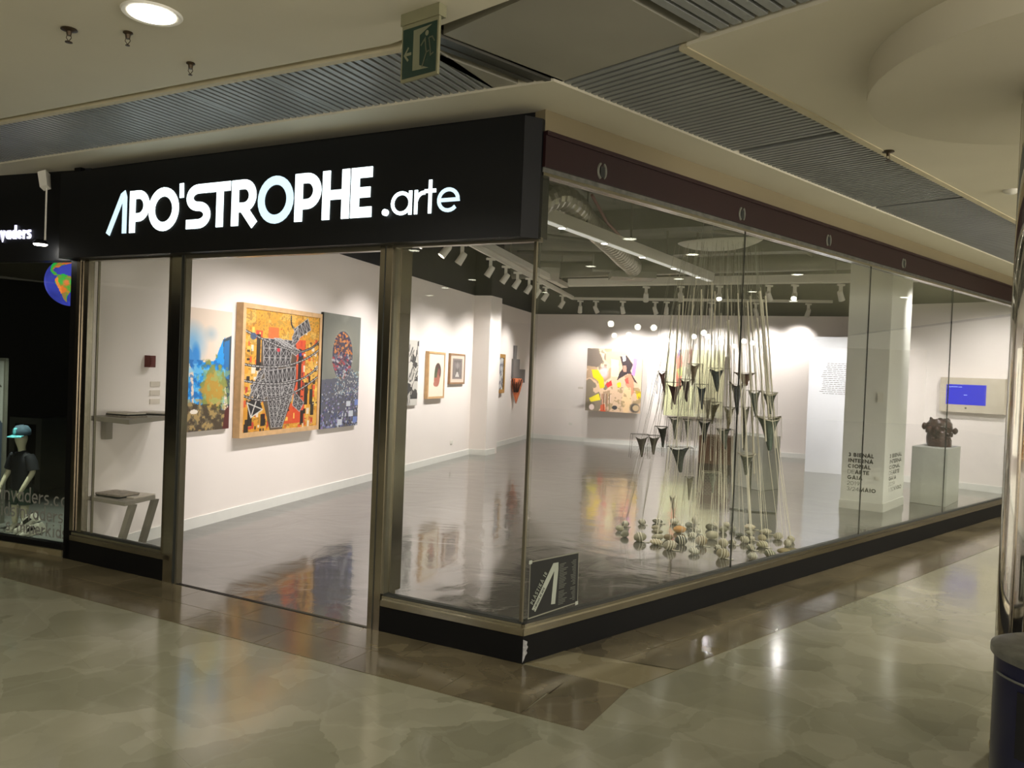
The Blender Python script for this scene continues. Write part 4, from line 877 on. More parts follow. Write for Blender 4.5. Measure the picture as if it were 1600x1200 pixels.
lattice([(.52, .62), (.64, .66), (.50, .98), (.40, .98)], nx=2, ny=7); lattice([(.18, .50), (.26, .48), (.12, .70), (.06, .74)], nx=1, ny=4); lattice([(.66, .68), (.80, .78), (.74, .86), (.64, .80)], nx=2, ny=2)
P.poly([(.05, .76), (.18, .70), (.24, .82), (.10, .88)], (40, 38, 38)); P.line(.05, .76, .24, .82, .006, (200, 198, 190)); P.line(.18, .70, .10, .88, .006, (200, 198, 190)); P.line(.05, .76, .1, .88, .006, (200, 198, 190)); P.line(.1, .88, .24, .82, .006, (200, 198, 190))
def curve(pts, wd=.007, c=(176, 174, 172)):
    for i in range(24):
        t0, t1 = i/24, (i+1)/24; f = lambda t: [(1-t)**2*pts[0][k]+2*t*(1-t)*pts[1][k]+t*t*pts[2][k] for k in (0, 1)]
        a, b_ = f(t0), f(t1); P.line(a[0], a[1], b_[0], b_[1], wd*1.9, (40, 38, 38)); P.line(a[0], a[1], b_[0], b_[1], wd*.8, c)
curve([(0, .18), (.5, .32), (.72, .33)]); curve([(0, .45), (.6, .52), (1, .30)]); curve([(0, .58), (.7, .68), (1, .45)]); curve([(0, .70), (.4, .84), (1, .55)]); curve([(.7, .33), (.9, .30), (1, .22)]); curve([(.58, .02), (.57, .10), (.62, .12)], .005)
P.ell(.42, .32, .022, .018, (180, 50, 60)); P.ell(.73, .35, .02, .018, (50, 60, 130)); P.ell(.10, .22, .04, .03, (60, 80, 110), .9)
canvas('painting', 'large framed painting of grey lattice towers on bright yellow, biggest on left wall', LW, .76, 2.20, .86, 2.115, .075, P, MT['wood'], .05, .01)
# 3 grey with oval mosaic
P = Pic(110, 170, (122, 124, 116)); n_ = P.noise(4, 31); P.put(np.clip((n_-.5)*3, 0, 1), (140, 142, 132), .8); P.ell(.52, .34, .5, .34, (160, 160, 138), .5, .9)
P.poly([(-.1, .58), (.5, .56), (.8, .48), (1.1, .60), (1.1, 1.1), (-.1, 1.1)], (92, 94, 106)); P.ell(.52, .36, .30, .235, (176, 172, 150), .6, .15); P.ell(.52, .36, .28, .22, (70, 70, 86), 1, .05)
for k in range(260):
    a = rp.uniform(0, 6.28); r_ = math.sqrt(rp.random()); x, y = .52+.26*r_*math.cos(a), .36+.205*r_*math.sin(a); c = rp.choice(((196, 120, 60), (206, 140, 80), (90, 60, 56), (60, 56, 90)) if y < .34 else ((70, 72, 110), (112, 110, 130), (176, 172, 176), (60, 50, 60), (170, 70, 80), (120, 96, 70)))
    w_ = rp.uniform(.01, .05); P.poly([(x-w_, y), (x, y-.012), (x+w_, y+.004), (x, y+.014)], c, .9)
for k in range(420):
    y = .60+.40*rp.random()**.9; x = rp.random(); s_ = (.012+.06*(y-.58))
    c = rp.choice(((120, 124, 170), (60, 66, 110), (150, 160, 190), (196, 202, 206), (80, 78, 84), (104, 96, 84), (70, 84, 120), (140, 120, 170), (54, 54, 62)))
    P.poly([(x, y), (x+s_, y-.004), (x+s_*1.2, y+s_*.45), (x+.1*s_, y+s_*.5)], c, .9)
for k in range(150):
    x = rp.uniform(.35, 1); y = rp.uniform(.50, .72); P.ell(x, y, .013, .008, (206, 208, 198) if rp.random() < .7 else (120, 170, 186), .9, .4)
for x, y in ((.44, .93), (.74, .86), (.86, .92), (.9, .76), (.66, .77)): P.rect(x, y, .12, .05, (206, 212, 220) if x < .8 else (120, 140, 200), .95)
canvas('painting', 'tall grey painting with mosaic oval above tiled ground, right of the yellow one', LW, 2.36, 3.31, .80, 2.20, .04, P, edge=MT['ink'])
# 4 black strokes
P = Pic(70, 110, (206, 202, 194)); n_ = P.noise(4, 41); n2b = P.noise(22, 42); P.put((n_ > .5)*(P.Y < .9), (44, 44, 44), .85)
for k in range(90):
    x, y = rp.random(), rp.uniform(.05, .9); P.line(x, y, x+rp.uniform(-.12, .06), y+rp.uniform(.05, .2), rp.uniform(.004, .015), rp.choice(((40, 40, 40), (214, 210, 202), (90, 88, 86), (34, 34, 34))), .9)
canvas('painting', 'black and white painting of rough vertical strokes right of the door post', LW, 4.42, 5.28, 1.0, 1.99, .035, P)
# 5 oval head in wood frame
P = Pic(60, 70, (238, 228, 208)); P.ell(.60, .42, .22, .22, (92, 70, 66)); P.ell(.55, .60, .2, .18, (176, 112, 96)); P.poly([(.38, .4), (.6, .3), (.55, .55), (.36, .56)], (74, 92, 66), .8); P.ell(.66, .42, .12, .1, (150, 90, 86), .9, .5); P.ell(.45, .70, .12, .07, (184, 122, 104))
canvas('framed_picture', 'wood framed picture of an oval brown head on cream, after the black strokes', LW, 5.67, 6.33, 1.12, 1.81, .05, P, MT['wood'], .035, .012, cat='picture')
# 6 small grey print
P = Pic(60, 50, (214, 196, 180)); P.rect(.15, .12, .7, .76, (128, 118, 114)); P.rect(.24, .18, .52, .64, (104, 98, 96)); P.ell(.5, .38, .16, .16, (150, 144, 140), .8, .5); P.poly([(.34, .80), (.46, .62), (.54, .62), (.66, .80)], (196, 190, 184)); P.rect(.3, .25, .03, .5, (150, 142, 138)); P.rect(.67, .25, .03, .5, (150, 142, 138))
canvas('framed_picture', 'small framed grey print with pale mount beside the pilaster', LW, 6.69, 7.38, 1.345, 1.815, .03, P, MT['woodd'], .03, .01, cat='picture')
dr_ = v2((.2776, .9607)); nr_ = v2((.9607, -.2776))
def RW(s, n, z=0): p = v2((-.62, 15.30))+dr_*s+nr_*n; return (p[0], p[1], z)
P = Pic(50, 60, (170, 172, 176)); n_ = P.noise(7, 51); P.put(n_ > .52, (96, 96, 104), .8); P.put(n_ < .4, (206, 204, 198), .8)
canvas('framed_picture', 'gold framed picture half hidden behind the pilaster', RW, .75, 1.40, 1.19, 1.84, .04, P, MT['gold'], .075, .02, cat='picture')
t = thing('wall_sculpture', 'stepped grey wall piece with orange cloth cone hanging below, far left wall', 'sculpture', RW(2.5, .05, 1.6))
m = MB()
for a in ((2.22, 2.36, 1.83, 2.13), (2.13, 2.62, 1.42, 1.84), (2.62, 3.1, 1.32, 1.62), (2.2, 2.7, 1.30, 1.43)): m.fbox(RW, a[0], a[1], .004, .05, a[2], a[3])
m.build('stepped_panel', MT['greyart'], t)
c = RW(2.25, .10, 0); MB().lathe([(.11, 1.42), (.13, 1.36), (.11, 1.25), (.07, 1.08), (.03, .95), (.005, .87)], (c[0], c[1], 0), 9).build('cloth_cone', MT['orange'], t)
m = MB(); 
for k in range(5): m.tube([(c[0]-.1+.05*k, c[1]-.1, 1.40), (c[0]-.08+.04*k, c[1]-.12, 1.30), (c[0]-.05+.02*k, c[1]-.08, 1.12)], .012, 6)
m.build('cloth_fold', MT['rust'], t)
# 9 colourful figure painting
P = Pic(110, 120, (222, 190, 160)); n_ = P.noise(4, 61); P.put((n_ > .52)*(P.X < .45), (168, 140, 112), .8); P.put((n_ < .45)*(P.X < .4), (120, 112, 96), .8)
P.poly([(0, .0), (.2, .02), (.3, .2), (.2, .3), (0, .28)], (112, 100, 90)); P.poly([(.35, .05), (.7, .02), (.75, .2), (.5, .3), (.35, .2)], (228, 178, 146)); P.poly([(.44, .16), (.58, .18), (.60, .44), (.46, .44)], (240, 232, 180)); P.ell(.32, .38, .1, .12, (236, 190, 196), .9, .5)
P.poly([(.60, .12), (.72, .10), (.84, .24), (.80, .34), (.86, .44), (.94, .54), (.86, .50), (.76, .38), (.62, .46), (.56, .50), (.60, .38), (.66, .30)], (66, 56, 60)); P.poly([(.66, .26), (.72, .26), (.73, .36), (.67, .36)], (206, 150, 130)); P.poly([(.85, .14), (.92, .14), (.88, .42), (.82, .40)], (212, 140, 200)); P.poly([(.64, .10), (.70, .10), (.71, .18), (.66, .2)], (214, 216, 214))
P.poly([(.70, .42), (.80, .38), (.86, .48), (.88, .66), (.80, .80), (.76, .60), (.72, .56)], (222, 150, 120)); P.poly([(.70, .60), (.82, .60), (.84, .86), (.78, 1), (.70, 1), (.66, .80)], (240, 206, 160)); P.poly([(.70, .48), (.76, .44), (.78, .54), (.73, .54)], (196, 90, 80))
for pts, c in (([(.09, .34), (.2, .34), (.32, .48), (.34, .62), (.26, .64), (.22, .52), (.12, .46)], (244, 210, 30)), ([(.06, .80), (.24, .72), (.28, .82), (.10, .86)], (244, 226, 60)), ([(.56, .54), (.63, .52), (.64, .60), (.58, .62)], (240, 224, 50)), ([(.90, .64), (1, .66), (1, .76), (.94, .78)], (244, 204, 30)), ([(.36, .56), (.46, .50), (.48, .58), (.40, .62)], (222, 60, 60)), ([(.28, .90), (.36, .88), (.38, 1), (.28, 1)], (222, 90, 50))): P.poly(pts, c)
for k in range(9): P.line(.30+.02*k, .72, .30+.02*k+.004, .98, .004, rp.choice(((60, 50, 44), (180, 110, 90), (230, 210, 190))))
P.ell(.90, .92, .10, .09, (70, 66, 64), .9, .3); P.ell(.92, .92, .06, .05, (206, 180, 140)); P.ell(.54, .93, .05, .035, (70, 70, 72)); P.ell(.08, .92, .12, .08, (104, 96, 80), .9, .4); P.ell(.12, .94, .05, .05, (230, 210, 200)); n_ = P.noise(16, 63); P.put((n_ > .6)*(P.X > .4)*(P.Y > .6), (150, 130, 90), .6)
canvas('painting', 'square painting of bright abstract figures in yellow, pink and violet on the back wall', BW, -.56, .715, .745, 2.165, .045, P)
P = Pic(110, 120, (214, 212, 184)); n_ = P.noise(4, 71); P.put(n_ > .55, (204, 204, 172), .8); P.poly([(0, .5), (.5, .55), (.52, 1), (0, 1)], (226, 228, 178), .8); P.poly([(.18, .05), (.3, .1), (.28, .6), (.2, .6)], (226, 130, 110)); P.poly([(.28, 0), (.42, .02), (.4, .25), (.3, .25)], (196, 176, 160)); P.poly([(.40, .0), (.45, .0), (.44, .25), (.42, .3)], (140, 50, 44)); P.poly([(.22, 0), (.25, 0), (.23, .1), (.2, .14)], (90, 90, 140)); P.poly([(.2, .3), (.28, .26), (.3, .38), (.24, .42)], (190, 206, 120)); P.poly([(.55, .1), (1, .05), (1, .9), (.55, .95)], (216, 212, 168), .8)
canvas('painting', 'pale yellow painting on the back wall seen through the hanging strings', BW, 1.235, 2.50, .74, 2.19, .045, P)
# label cards
for i, (fr, s, z, lb_) in enumerate(((LW, -.40, 1.355, 'topmost of three small white label cards left of the blue cliffs'), (LW, -.40, 1.28, 'middle one of three small white label cards left of the blue cliffs'), (LW, -.40, 1.205, 'lowest of three small white label cards left of the blue cliffs'),
        (BW, -.70, 1.25, 'small white label card left of the bright abstract figures'))):
    o = MB().fbox(fr, s-.06, s+.06, .001, .006, z-.022, z+.022).build('label_card', MT['plate']); tag(o, lb_, 'label card')
t = thing('wall_box', 'small dark red box on the wall above the three label cards', 'box', LW(-.50, .03, 1.55)); MB().fbox(LW, -.535, -.47, .001, .06, 1.50, 1.60).build('housing', MT['redb'], t); MB().fbox(LW, -.53, -.475, .06, .064, 1.52, 1.58).build('cover', MT['redb'], t)

# ================================================================== shelves behind the left pane
t = thing('wall_shelf', 'grey wall shelf holding catalogues behind the narrow left pane', 'shelf', LW(-.7, .2, 1.1))
shp = [(-3.272, 6.26), (-2.86, 6.02), (-2.80, 6.86), (-3.09, 6.94)]
MB().prism(shp, 1.075, 1.112).build('board', MT['shelf'], t); MB().prism([(-3.24, 6.36), (-3.2, 6.36), (-3.18, 6.42), (-3.22, 6.42)], .92, 1.075).build('bracket', MT['shelf'], t)
t = thing('low_table', 'low grey table with two slanting legs below the wall shelf', 'table', (-3.05, 6.4, 0))
MB().prism([(-3.28, 6.26), (-2.89, 6.06), (-2.82, 6.42), (-3.17, 6.62)], .452, .482).build('top', MT['shelf'], t)
for a, b_ in (((-2.90, 6.13), (-3.07, 6.24)), ((-2.85, 6.40), (-3.03, 6.56))):
    a, b_ = v2(a), v2(b_); e = v2((.02, .036)); m = MB(); m.hexa([(b_[0], b_[1], .004), (b_[0]+.035, b_[1], .004), (b_[0]+.035+e[0], b_[1]+e[1], .004), (b_[0]+e[0], b_[1]+e[1], .004), (a[0], a[1], .452), (a[0]+.035, a[1], .452), (a[0]+.035+e[0], a[1]+e[1], .452), (a[0]+e[0], a[1]+e[1], .452)]); m.build('leg', MT['shelf'], t)
def book(c, z, w_, d_, h_, ang, m_, label, grp=None):
    o = MB(); o.box((c[0], c[1], z+h_/2), (w_, d_, h_), Matrix.Rotation(ang, 4, 'Z')); b_ = o.build('catalogue', m_); tag(b_, label, 'book', grp)
for k in range(3): book((-3.03, 6.33), 1.113+.011*k, .26-.02*k, .18, .0105, R(-30+4*k), (MT['paper'], MT['ink'], MT['paper2'])[k], ('lowest', 'middle', 'topmost')[k]+' catalogue of the left pile on the wall shelf')
for k in range(2): book((-2.93, 6.68), 1.113+.011*k, .24, .2, .0105, R(12-18*k), (MT['ink'], MT['paper2'])[k], ('lower', 'upper')[k]+' catalogue of the right pile on the wall shelf')
for k in range(2): book((-3.08, 6.33), .483+.013*k, .26, .19, .0125, R(-28+5*k), (MT['ink'], MT['paper'])[k], ('lower', 'upper')[k]+' catalogue of the left pile on the low table')
book((-2.94, 6.36), .483, .16, .22, .008, R(-20), MT['paper2'], 'pale leaflet lying on the right of the low table')

# ================================================================== pillar, boards, plinths, screen
PA, PB, PD = v2((4.273, 10.300)), v2((4.689, 10.023)), v2((5.320, 10.795)); PE = PA+PD-PB
pil = struct('wall_pillar', MB().prism([PA, PB, PD, PE], 0, TOP), MT['whitep'])
pu = (PB-PA)/np.linalg.norm(PB-PA); pvn = v2((pu[1], -pu[0])); pw = (PD-PB)/np.linalg.norm(PD-PB); pwn = v2((pw[1], -pw[0]))
def PL(s, n, z=0): p = PA+pu*s+pvn*n; return (p[0], p[1], z)
def PR(s, n, z=0): p = PB+pw*s+pwn*n; return (p[0], p[1], z)
MB().fbox(PL, -.01, .51, 0, .012, .003, .11).build('skirting_board', MT['whitep'], pil); MB().fbox(PR, 0, 1.0, 0, .012, .003, .11).build('skirting_board', MT['whitep'], pil)
vl = thing('pillar_lettering', 'black event lettering of the biennial on the white pillar, both faces', 'lettering', PL(.25, .01, .5))
for fr, s0, sx_, zt, ln in ((PL, .075, 1.12, .668, '3/24'), (PR, .24, 2.2, .668, '1/30')):
    lines = [('3 BIENAL', 1, ''), ('INTERNA', 1, ''), ('CIONAL', 1, ''), ('DE', 0, 'ARTE'), ('GAIA', 1, ''), ('2019', 0, ''), (ln, 0, 'MAIO' if fr is PL else 'VIGO')]
    bold, thin = MB(), MB()
    for k, (a, bd, b_) in enumerate(lines):
        f = lambda u, v, d: fr(s0+u, .0008+d, zt-.0725*k+v)
        u = text(bold if bd else thin, a, .050, .0115 if bd else .0048, f, .0006, sx=sx_, gap=.1*sx_*.9)
        if b_: text(bold, b_, .050, .0115, f, .0006, sx=sx_, gap=.1*sx_*.9, u0=u)
    bold.build('bold_lettering', MT['ink'], vl); thin.build('thin_lettering', MT['inkg'], vl)
o = MB().fbox(PL, .385, .455, .001, .012, 1.38, 1.50).build('wall_switch', MT['fixture']); tag(o, 'white wall switch plate on the pillar', 'switch')
o = MB().fbox(PL, .405, .455, .001, .010, .40, .44).build('power_socket', MT['fixture']); tag(o, 'small white socket low on the pillar beside the lettering', 'socket')
bd_ = thing('text_board', 'tall free-standing white board with small grey wall text', 'board', (5.6, 14.1, 0))
ba, bb = v2((5.255, 14.247)), v2((6.20, 13.79)); bu = (bb-ba)/np.linalg.norm(bb-ba); bn_ = v2((bu[1], -bu[0]))
def BD(s, n, z=0): p = ba+bu*s+bn_*n; return (p[0], p[1], z)
MB().fbox(BD, 0, 1.05, -.09, 0, .004, 2.40).build('panel', MT['cool'], bd_)
m = MB(); rr = random.Random(4)
for k in range(17):
    u = .30-rr.uniform(0, .03)*(k % 4)*.6-(.06 if k > 3 else 0); z = 1.93-k*.033
    while u < .95:
        l = rr.uniform(.03, .09); m.add([BD(u, .001, z), BD(u+l, .001, z), BD(u+l, .001, z+.009), BD(u, .001, z+.009)], [(0, 1, 2, 3)]); u += l+.015
m.build('small_text', MT['inkg'], bd_)
t = thing('sculpture_plinth', 'white plinth under the brown clay sculpture near the screen', 'plinth', (5.93, 11.15, 0))
pp = [(5.516, 11.0), (5.826, 10.661), (6.358, 11.312), (6.048, 11.651)]; MB().prism(pp, .004, .777).build('box', MT['grey'], t, bevel=.003)
t = thing('sculpture_plinth', 'pale grey plinth standing right behind the hanging strings', 'plinth', (3.68, 12.1, 0)); MB().prism([(3.369, 12.126), (3.638, 11.492), (3.990, 11.835), (3.721, 12.469)], .004, .776).build('box', MT['grey'], t, bevel=.003)
t = thing('sculpture_plinth', 'brown plinth with dark base seen left of the grey one behind the strings', 'plinth', (3.5, 13.6, 0))
MB().prism([(3.185, 13.511), (3.676, 13.331), (3.85, 13.8), (3.36, 13.98)], .16, .62).build('box', MT['brownbox'], t); MB().prism([(3.185, 13.511), (3.676, 13.331), (3.85, 13.8), (3.36, 13.98)], .004, .16).build('base', MT['brownbase'], t)
# clay sculpture
cs = thing('clay_sculpture', 'dark brown lumpy glazed clay sculpture on the white plinth', 'sculpture', (5.95, 11.13, .777)); rr = random.Random(12)
m = MB(); m.lathe([(.001, .778), (.155, .778), (.162, .84), (.15, .90), (.145, .97), (.165, 1.04), (.16, 1.10), (.11, 1.15), (.06, 1.12), (.001, 1.10)], (5.95, 11.13, 0), 28)
m.v = [(x+.012*math.sin(23*z+9*x), y+.014*math.sin(19*z+11*y), z+.006*math.sin(40*x)) for x, y, z in m.v]; m.build('body', MT['rust'], cs, smooth=True)
for k in range(26):
    a = rr.uniform(0, 2*PI); z = rr.uniform(.99, 1.15); r_ = .155-.05*max(0, z-1.05)/.1
    c = (5.95+math.cos(a)*r_, 11.13+math.sin(a)*r_, z); m = MB(); s_ = rr.uniform(.025, .045)
    m.lathe([(.001, -.012), (s_*.7, -.01), (s_, .0), (s_*1.05, .016), (s_*.8, .012), (.001, -.002)], c, 10, Matrix.Rotation(a, 4, 'Z') @ Matrix.Rotation(R(rr.uniform(20, 95)), 4, 'Y')); m.build('petal', MT['rust'], cs, smooth=True)
for a, z in ((-2.2, 1.02), (3.5, 1.01), (-.55, 1.0), (2.9, 1.05)):
    c = (5.95+math.cos(a)*.19, 11.13+math.sin(a)*.19, z); MB().ball(c, (.04, .04, .045), 10, 7, wob=.15, rnd=rr).build('lump', MT['rust'], cs, smooth=True)
for k in range(16):
    a = rr.uniform(3.4, 6.0); z = rr.uniform(.80, .97); MB().ball((5.95+math.cos(a)*.15, 11.13+math.sin(a)*.15, z), rr.uniform(.014, .026), 8, 5).build('bead', MT['rust'], cs, smooth=True)
def TW(s, n, z=0): p = v2((7.1703, 12.7574))+n2*s+v2((-.7276, -.686))*n; return (p[0], p[1], z)
t = thing('screen_box', 'cream wall box with a bright blue screen on the right wall', 'screen', TW(.1, .1, 1.5))
m = MB(); m.fbox(TW, -.30, .62, .002, .14, 1.215, 1.76); m.build('housing', MT['tvbox'], t)
MB().fbox(TW, -.205, .365, .14, .143, 1.335, 1.652).build('display', MT['scr'], t)
m = MB(); text(m, 'a configurar', .018, .003, lambda u, v, d: TW(-.17+u, .1435+d, 1.605+v), 0, sx=.9, gap=.1); 
m = MB()
for (a, b_, z) in ((-.17, -.14, 1.605), (-.135, -.04, 1.61), (-.03, .02, 1.607), (.05, .10, 1.485)): m.add([TW(a, .1435, z), TW(b_, .1435, z), TW(b_, .1435, z+.008), TW(a, .1435, z+.008)], [(0, 1, 2, 3)])
m.build('screen_text', MT['scrt'], t)
c = TW(.085, .141, 1.285); MB().ball(c, (.014, .014, .014), 10, 6).build('sensor', MT['ink'], t)
o = MB().fbox(TW, -.50, -.40, .001, .005, 1.235, 1.26).build('label_card', MT['plate']); tag(o, 'tiny label card on the wall left of the screen box', 'label card')
o = MB().fbox(LW, 6.9, 7.0, .001, .012, .27, .33).build('power_socket', MT['fixture']); tag(o, 'small socket low on the wall beside the pilaster', 'socket')
c = BW(-.85, .001, .3); o = MB().fbox(BW, -.95, -.87, .001, .012, .38, .44).build('power_socket', MT['fixture']); tag(o, 'small socket low on the back wall left of the painting', 'socket')

# ================================================================== light tracks, spots, ducts
ORD = ['first', 'second', 'third', 'fourth', 'fifth', 'sixth', 'seventh', 'eighth', 'ninth', 'tenth', 'eleventh', 'twelfth', 'thirteenth', 'fourteenth']
def beam(name, label, a, b, z, hgt, wd, mt='fixture', rail=True, rods=()):
    a, b = v2(a), v2(b); u = (b-a)/np.linalg.norm(b-a); L_ = np.linalg.norm(b-a); n = v2((-u[1], u[0])); t = thing(name, label, 'light track', ((a[0]+b[0])/2, (a[1]+b[1])/2, z))
    fr = lambda s, m_, zz=0: (a[0]+u[0]*s+n[0]*m_, a[1]+u[1]*s+n[1]*m_, zz)
    MB().fbox(fr, 0, L_, -wd/2, wd/2, z, z+hgt).build('channel', MT[mt], t)
    if not rail and hgt > .12: MB().fbox(fr, .1, L_-.05, -wd/2+.015, wd/2-.015, z-.004, z).build('glow_face', MT['strip'], t)  # no lamp: glow stands in for light falling on the underside
    if rail: MB().fbox(fr, 0, L_, -.018, .018, z-.02, z).build('rail', MT['fixture'], t)
    for s in rods: m = MB(); p = fr(s, 0); m.tube([(p[0], p[1], z+hgt), (p[0], p[1], TOP)], .014, 8); m.build('suspension_rod', MT['pipeg'], t)
    return t, fr, L_
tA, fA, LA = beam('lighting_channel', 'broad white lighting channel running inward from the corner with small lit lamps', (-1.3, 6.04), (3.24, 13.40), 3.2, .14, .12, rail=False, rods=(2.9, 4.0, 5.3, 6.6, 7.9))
tB, fB, LB = beam('spotlight_track', 'white spotlight track running along the left wall', (-1.62, 6.6), (1.25, 17.54), 3.2, .055, .06, rods=(2, 4, 6, 8, 10))
tB2, fB2, _ = beam('lighting_channel', 'short thick white channel over the left track', (-.95, 9.4), (.97, 15.9), 3.262, .09, .12, rail=False)
tC, fC, LC = beam('lighting_channel', 'long white channel spanning the room, in front of the back track', (.98, 14.9), (6.1, 12.23), 3.2, .12, .12, rods=(1, 3, 4.6))
tD, fD, LD = beam('spotlight_track', 'thin white spotlight track parallel to the back wall', (1.25, 17.54), (6.3, 15.98), 3.2, .035, .04)
def spot(x, y, z, d, label, group, lit=False, power=None, size=84, kind='can'):
    t = thing('track_spotlight', label, 'spotlight', (x, y, z), group)
    MB().box((x, y, z-.03), (.13, .035, .03), Matrix.Rotation(R(20), 4, 'Z')).build('adapter', MT['fixture'], t)
    hz = Vector((d[0], d[1], d[2])).normalized(); q = hz.to_track_quat('Z', 'Y').to_matrix().to_4x4()
    MB().box((x, y, z-.10), (.045, .045, .13)).build('driver_arm', MT['fixture'], t)
    c = Vector((x, y, z-.19))+hz*.02
    MB().lathe([(.001, -.09), (.035, -.088), (.043, -.06), (.047, .05), (.05, .075), (.044, .075), (.040, .05), (.001, .045)], c, 16, q).build('lamp_head', MT['fixture'], t, smooth=True)
    MB().lathe([(.001, .047), (.039, .050), (.039, .056), (.001, .056)], c, 16, q).build('lens', MT['glow'], t)
    p = c+hz*.10
    lamp('SPOT', p, power or SPOT_W, (1, .945, .92), t, hz, spot_size=R(size), spot_blend=1.0, shadow_soft_size=.035)
    return t
def onx(fr, L_, px, z):     # distance along a track seen at photo column px
    best = None
    for k in range(400):
        s = L_*k/399; p = fr(s, 0, z); r = (p[0]/p[1])*FPX; vv = -(z-EYE)/p[1]*FPX
        x = 800+r*math.cos(ROLL)-vv*math.sin(ROLL); e = abs(x-px)
        if best is None or e < best[0]: best = (e, s)
    return best[1]
for i, (px, th) in enumerate(((560, 0), (600, 1), (663, 1), (697, 0), (722, 1), (766, 1), (790, 0), (808, 1), (826, 0), (840, 1), (852, 0), (878, 1))):
    s = onx(fB, LB, px, 3.1); p = fB(s, 0, 3.18); a = (-.9, .28, -1.3-.1*(i % 3))
    if i in (2, 3): a = (-.8, -.25, -1.1)
    spot(p[0], p[1], 3.18, a, ORD[i]+' spotlight along the left track, counted from the entrance', None, size=88, power=SPOT_W*((.9 if th else .5) if i > 3 else (.62 if th else .34)))
for i, px in enumerate((906, 930, 972, 1022, 1040, 1110, 1180, 1262)):
    s = onx(fD, LD, px, 3.1); p = fD(s, 0, 3.18); dx = (-.3, .5, .1, .3, -.2, .1, .3, -.4)[i]
    spot(p[0], p[1], 3.18, (-nb[0]*.8+db[0]*dx, -nb[1]*.8+db[1]*dx, -1.3), ORD[i]+' spotlight from left on the back track', None, size=88, power=SPOT_W*(.85, .85, .8, .85, .7, .75, .7, .6)[i])
for i, (px, a, pw_) in enumerate(((1008, (.15, .9, -1.2), .6), (1063, (.3, .8, -1.2), .6), (1123, (-.22, -.9, -.8), .55), (1200, (.6, .7, -1.0), 1.2), (1240, (-.42, -.85, -.8), .45), (1312, (.5, .45, -1.0), 1.0))):
    s = onx(fC, LC, px, 3.1); p = fC(s, 0, 3.18); spot(p[0], p[1], 3.18, a, ORD[i]+' spotlight from left on the long cross channel', None, power=SPOT_W*pw_, size=(52 if i in (2, 4) else 90))
for i, s in enumerate((1.2, 2.35, 3.4, 4.5, 5.7, 6.9, 8.0)):
    p = fA(s, 0, 3.2); t = thing('channel_lamp', ORD[i]+' small lit lamp under the broad channel, counted from the entrance', 'lamp', (p[0], p[1], 3.2))
    MB().lathe([(.001, 3.186), (.035, 3.186), (.04, 3.19), (.04, 3.1995), (.001, 3.1995)], (p[0], p[1], 0), 18).build('lens', MT['glow'], t); MB().lathe([(.041, 3.19), (.052, 3.189), (.052, 3.1995), (.041, 3.1995)], (p[0], p[1], 0), 18).build('ring', MT['fixture'], t)
    lamp('SPOT', (p[0], p[1], 3.17), SPOT_W*.62, (1, .95, .88), t, (0, 0, -1), spot_size=R(110), spot_blend=.9, shadow_soft_size=.05)
# spots aimed at the right-hand end
for i, (x, y, a) in enumerate(((5.2, 10.2, (.7, .75, -1.1)), (6.6, 10.9, (.5, .8, -1.2)))):
    spot(x, y, 3.3, a, ('left', 'right')[i]+' one of two spotlights over the end of the gallery by the screen', None, power=SPOT_W*1.3, size=95)
# flexible foil duct
def ribtube(pts, r, turns, name, m_, parent, amp=.09):
    pts = [Vector(p) for p in pts]; out = []; L_ = 0
    for i in range(len(pts)-1):
        n_ = max(2, int((pts[i+1]-pts[i]).length/.032))
        for k in range(n_):
            t = k/n_; p0 = pts[max(i-1, 0)]; p1, p2 = pts[i], pts[i+1]; p3_ = pts[min(i+2, len(pts)-1)]
            out.append(.5*((2*p1)+(p2-p0)*t+(2*p0-5*p1+4*p2-p3_)*t*t+(3*p1-p0-3*p2+p3_)*t**3))
    m = MB(); m.tube(out, [r*(1+amp*(1 if (j % 4) < 2 else -1)) for j in range(len(out))], 14); return m.build(name, m_, parent, smooth=False)
dt = thing('flexible_duct', 'silver ribbed flexible air duct curving above the broad channel', 'duct', (1, 11, 3.7))
dpts = [aty(*q) for q in ((800, 330, 8.3), (842, 316, 8.5), (872, 307, 8.8), (898, 322, 9.2), (915, 345, 9.9), (938, 366, 10.5), (957, 384, 11.2), (975, 403, 12.0), (988, 416, 12.6), (984, 426, 12.9))]
ribtube(dpts, .135, 0, 'duct_hose', MT['duct'], dt)
q = aty(978, 431, 12.9); MB().box((q[0]+.1, q[1], q[2]), (.7, .5, .10)).build('outlet_box', MT['pipeg'], dt)
q = aty(955, 408, 12.6); MB().box((q[0], q[1]+.3, q[2]), (.5, .3, .24)).build('plenum', MT['slab'], dt)
t = thing('insulated_duct', 'thick horizontal insulated duct behind the cross channel', 'duct', (2, 14.5, 3.5)); a, b_ = aty(800, 424, 15.6), aty(1335, 408, 14.4)
m = MB(); m.tube([a, b_], .15, 14); m.build('duct_body', MT['pipeg'], t, smooth=True); a2, b2 = aty(838, 424, 14.6), aty(874, 425, 14.6); m = MB(); m.tube([a2, ((a2[0]+b2[0])/2, a2[1], a2[2]+.02), b2], [.19, .17, .19], 12); m.build('foil_wrap', MT['duct'], t)
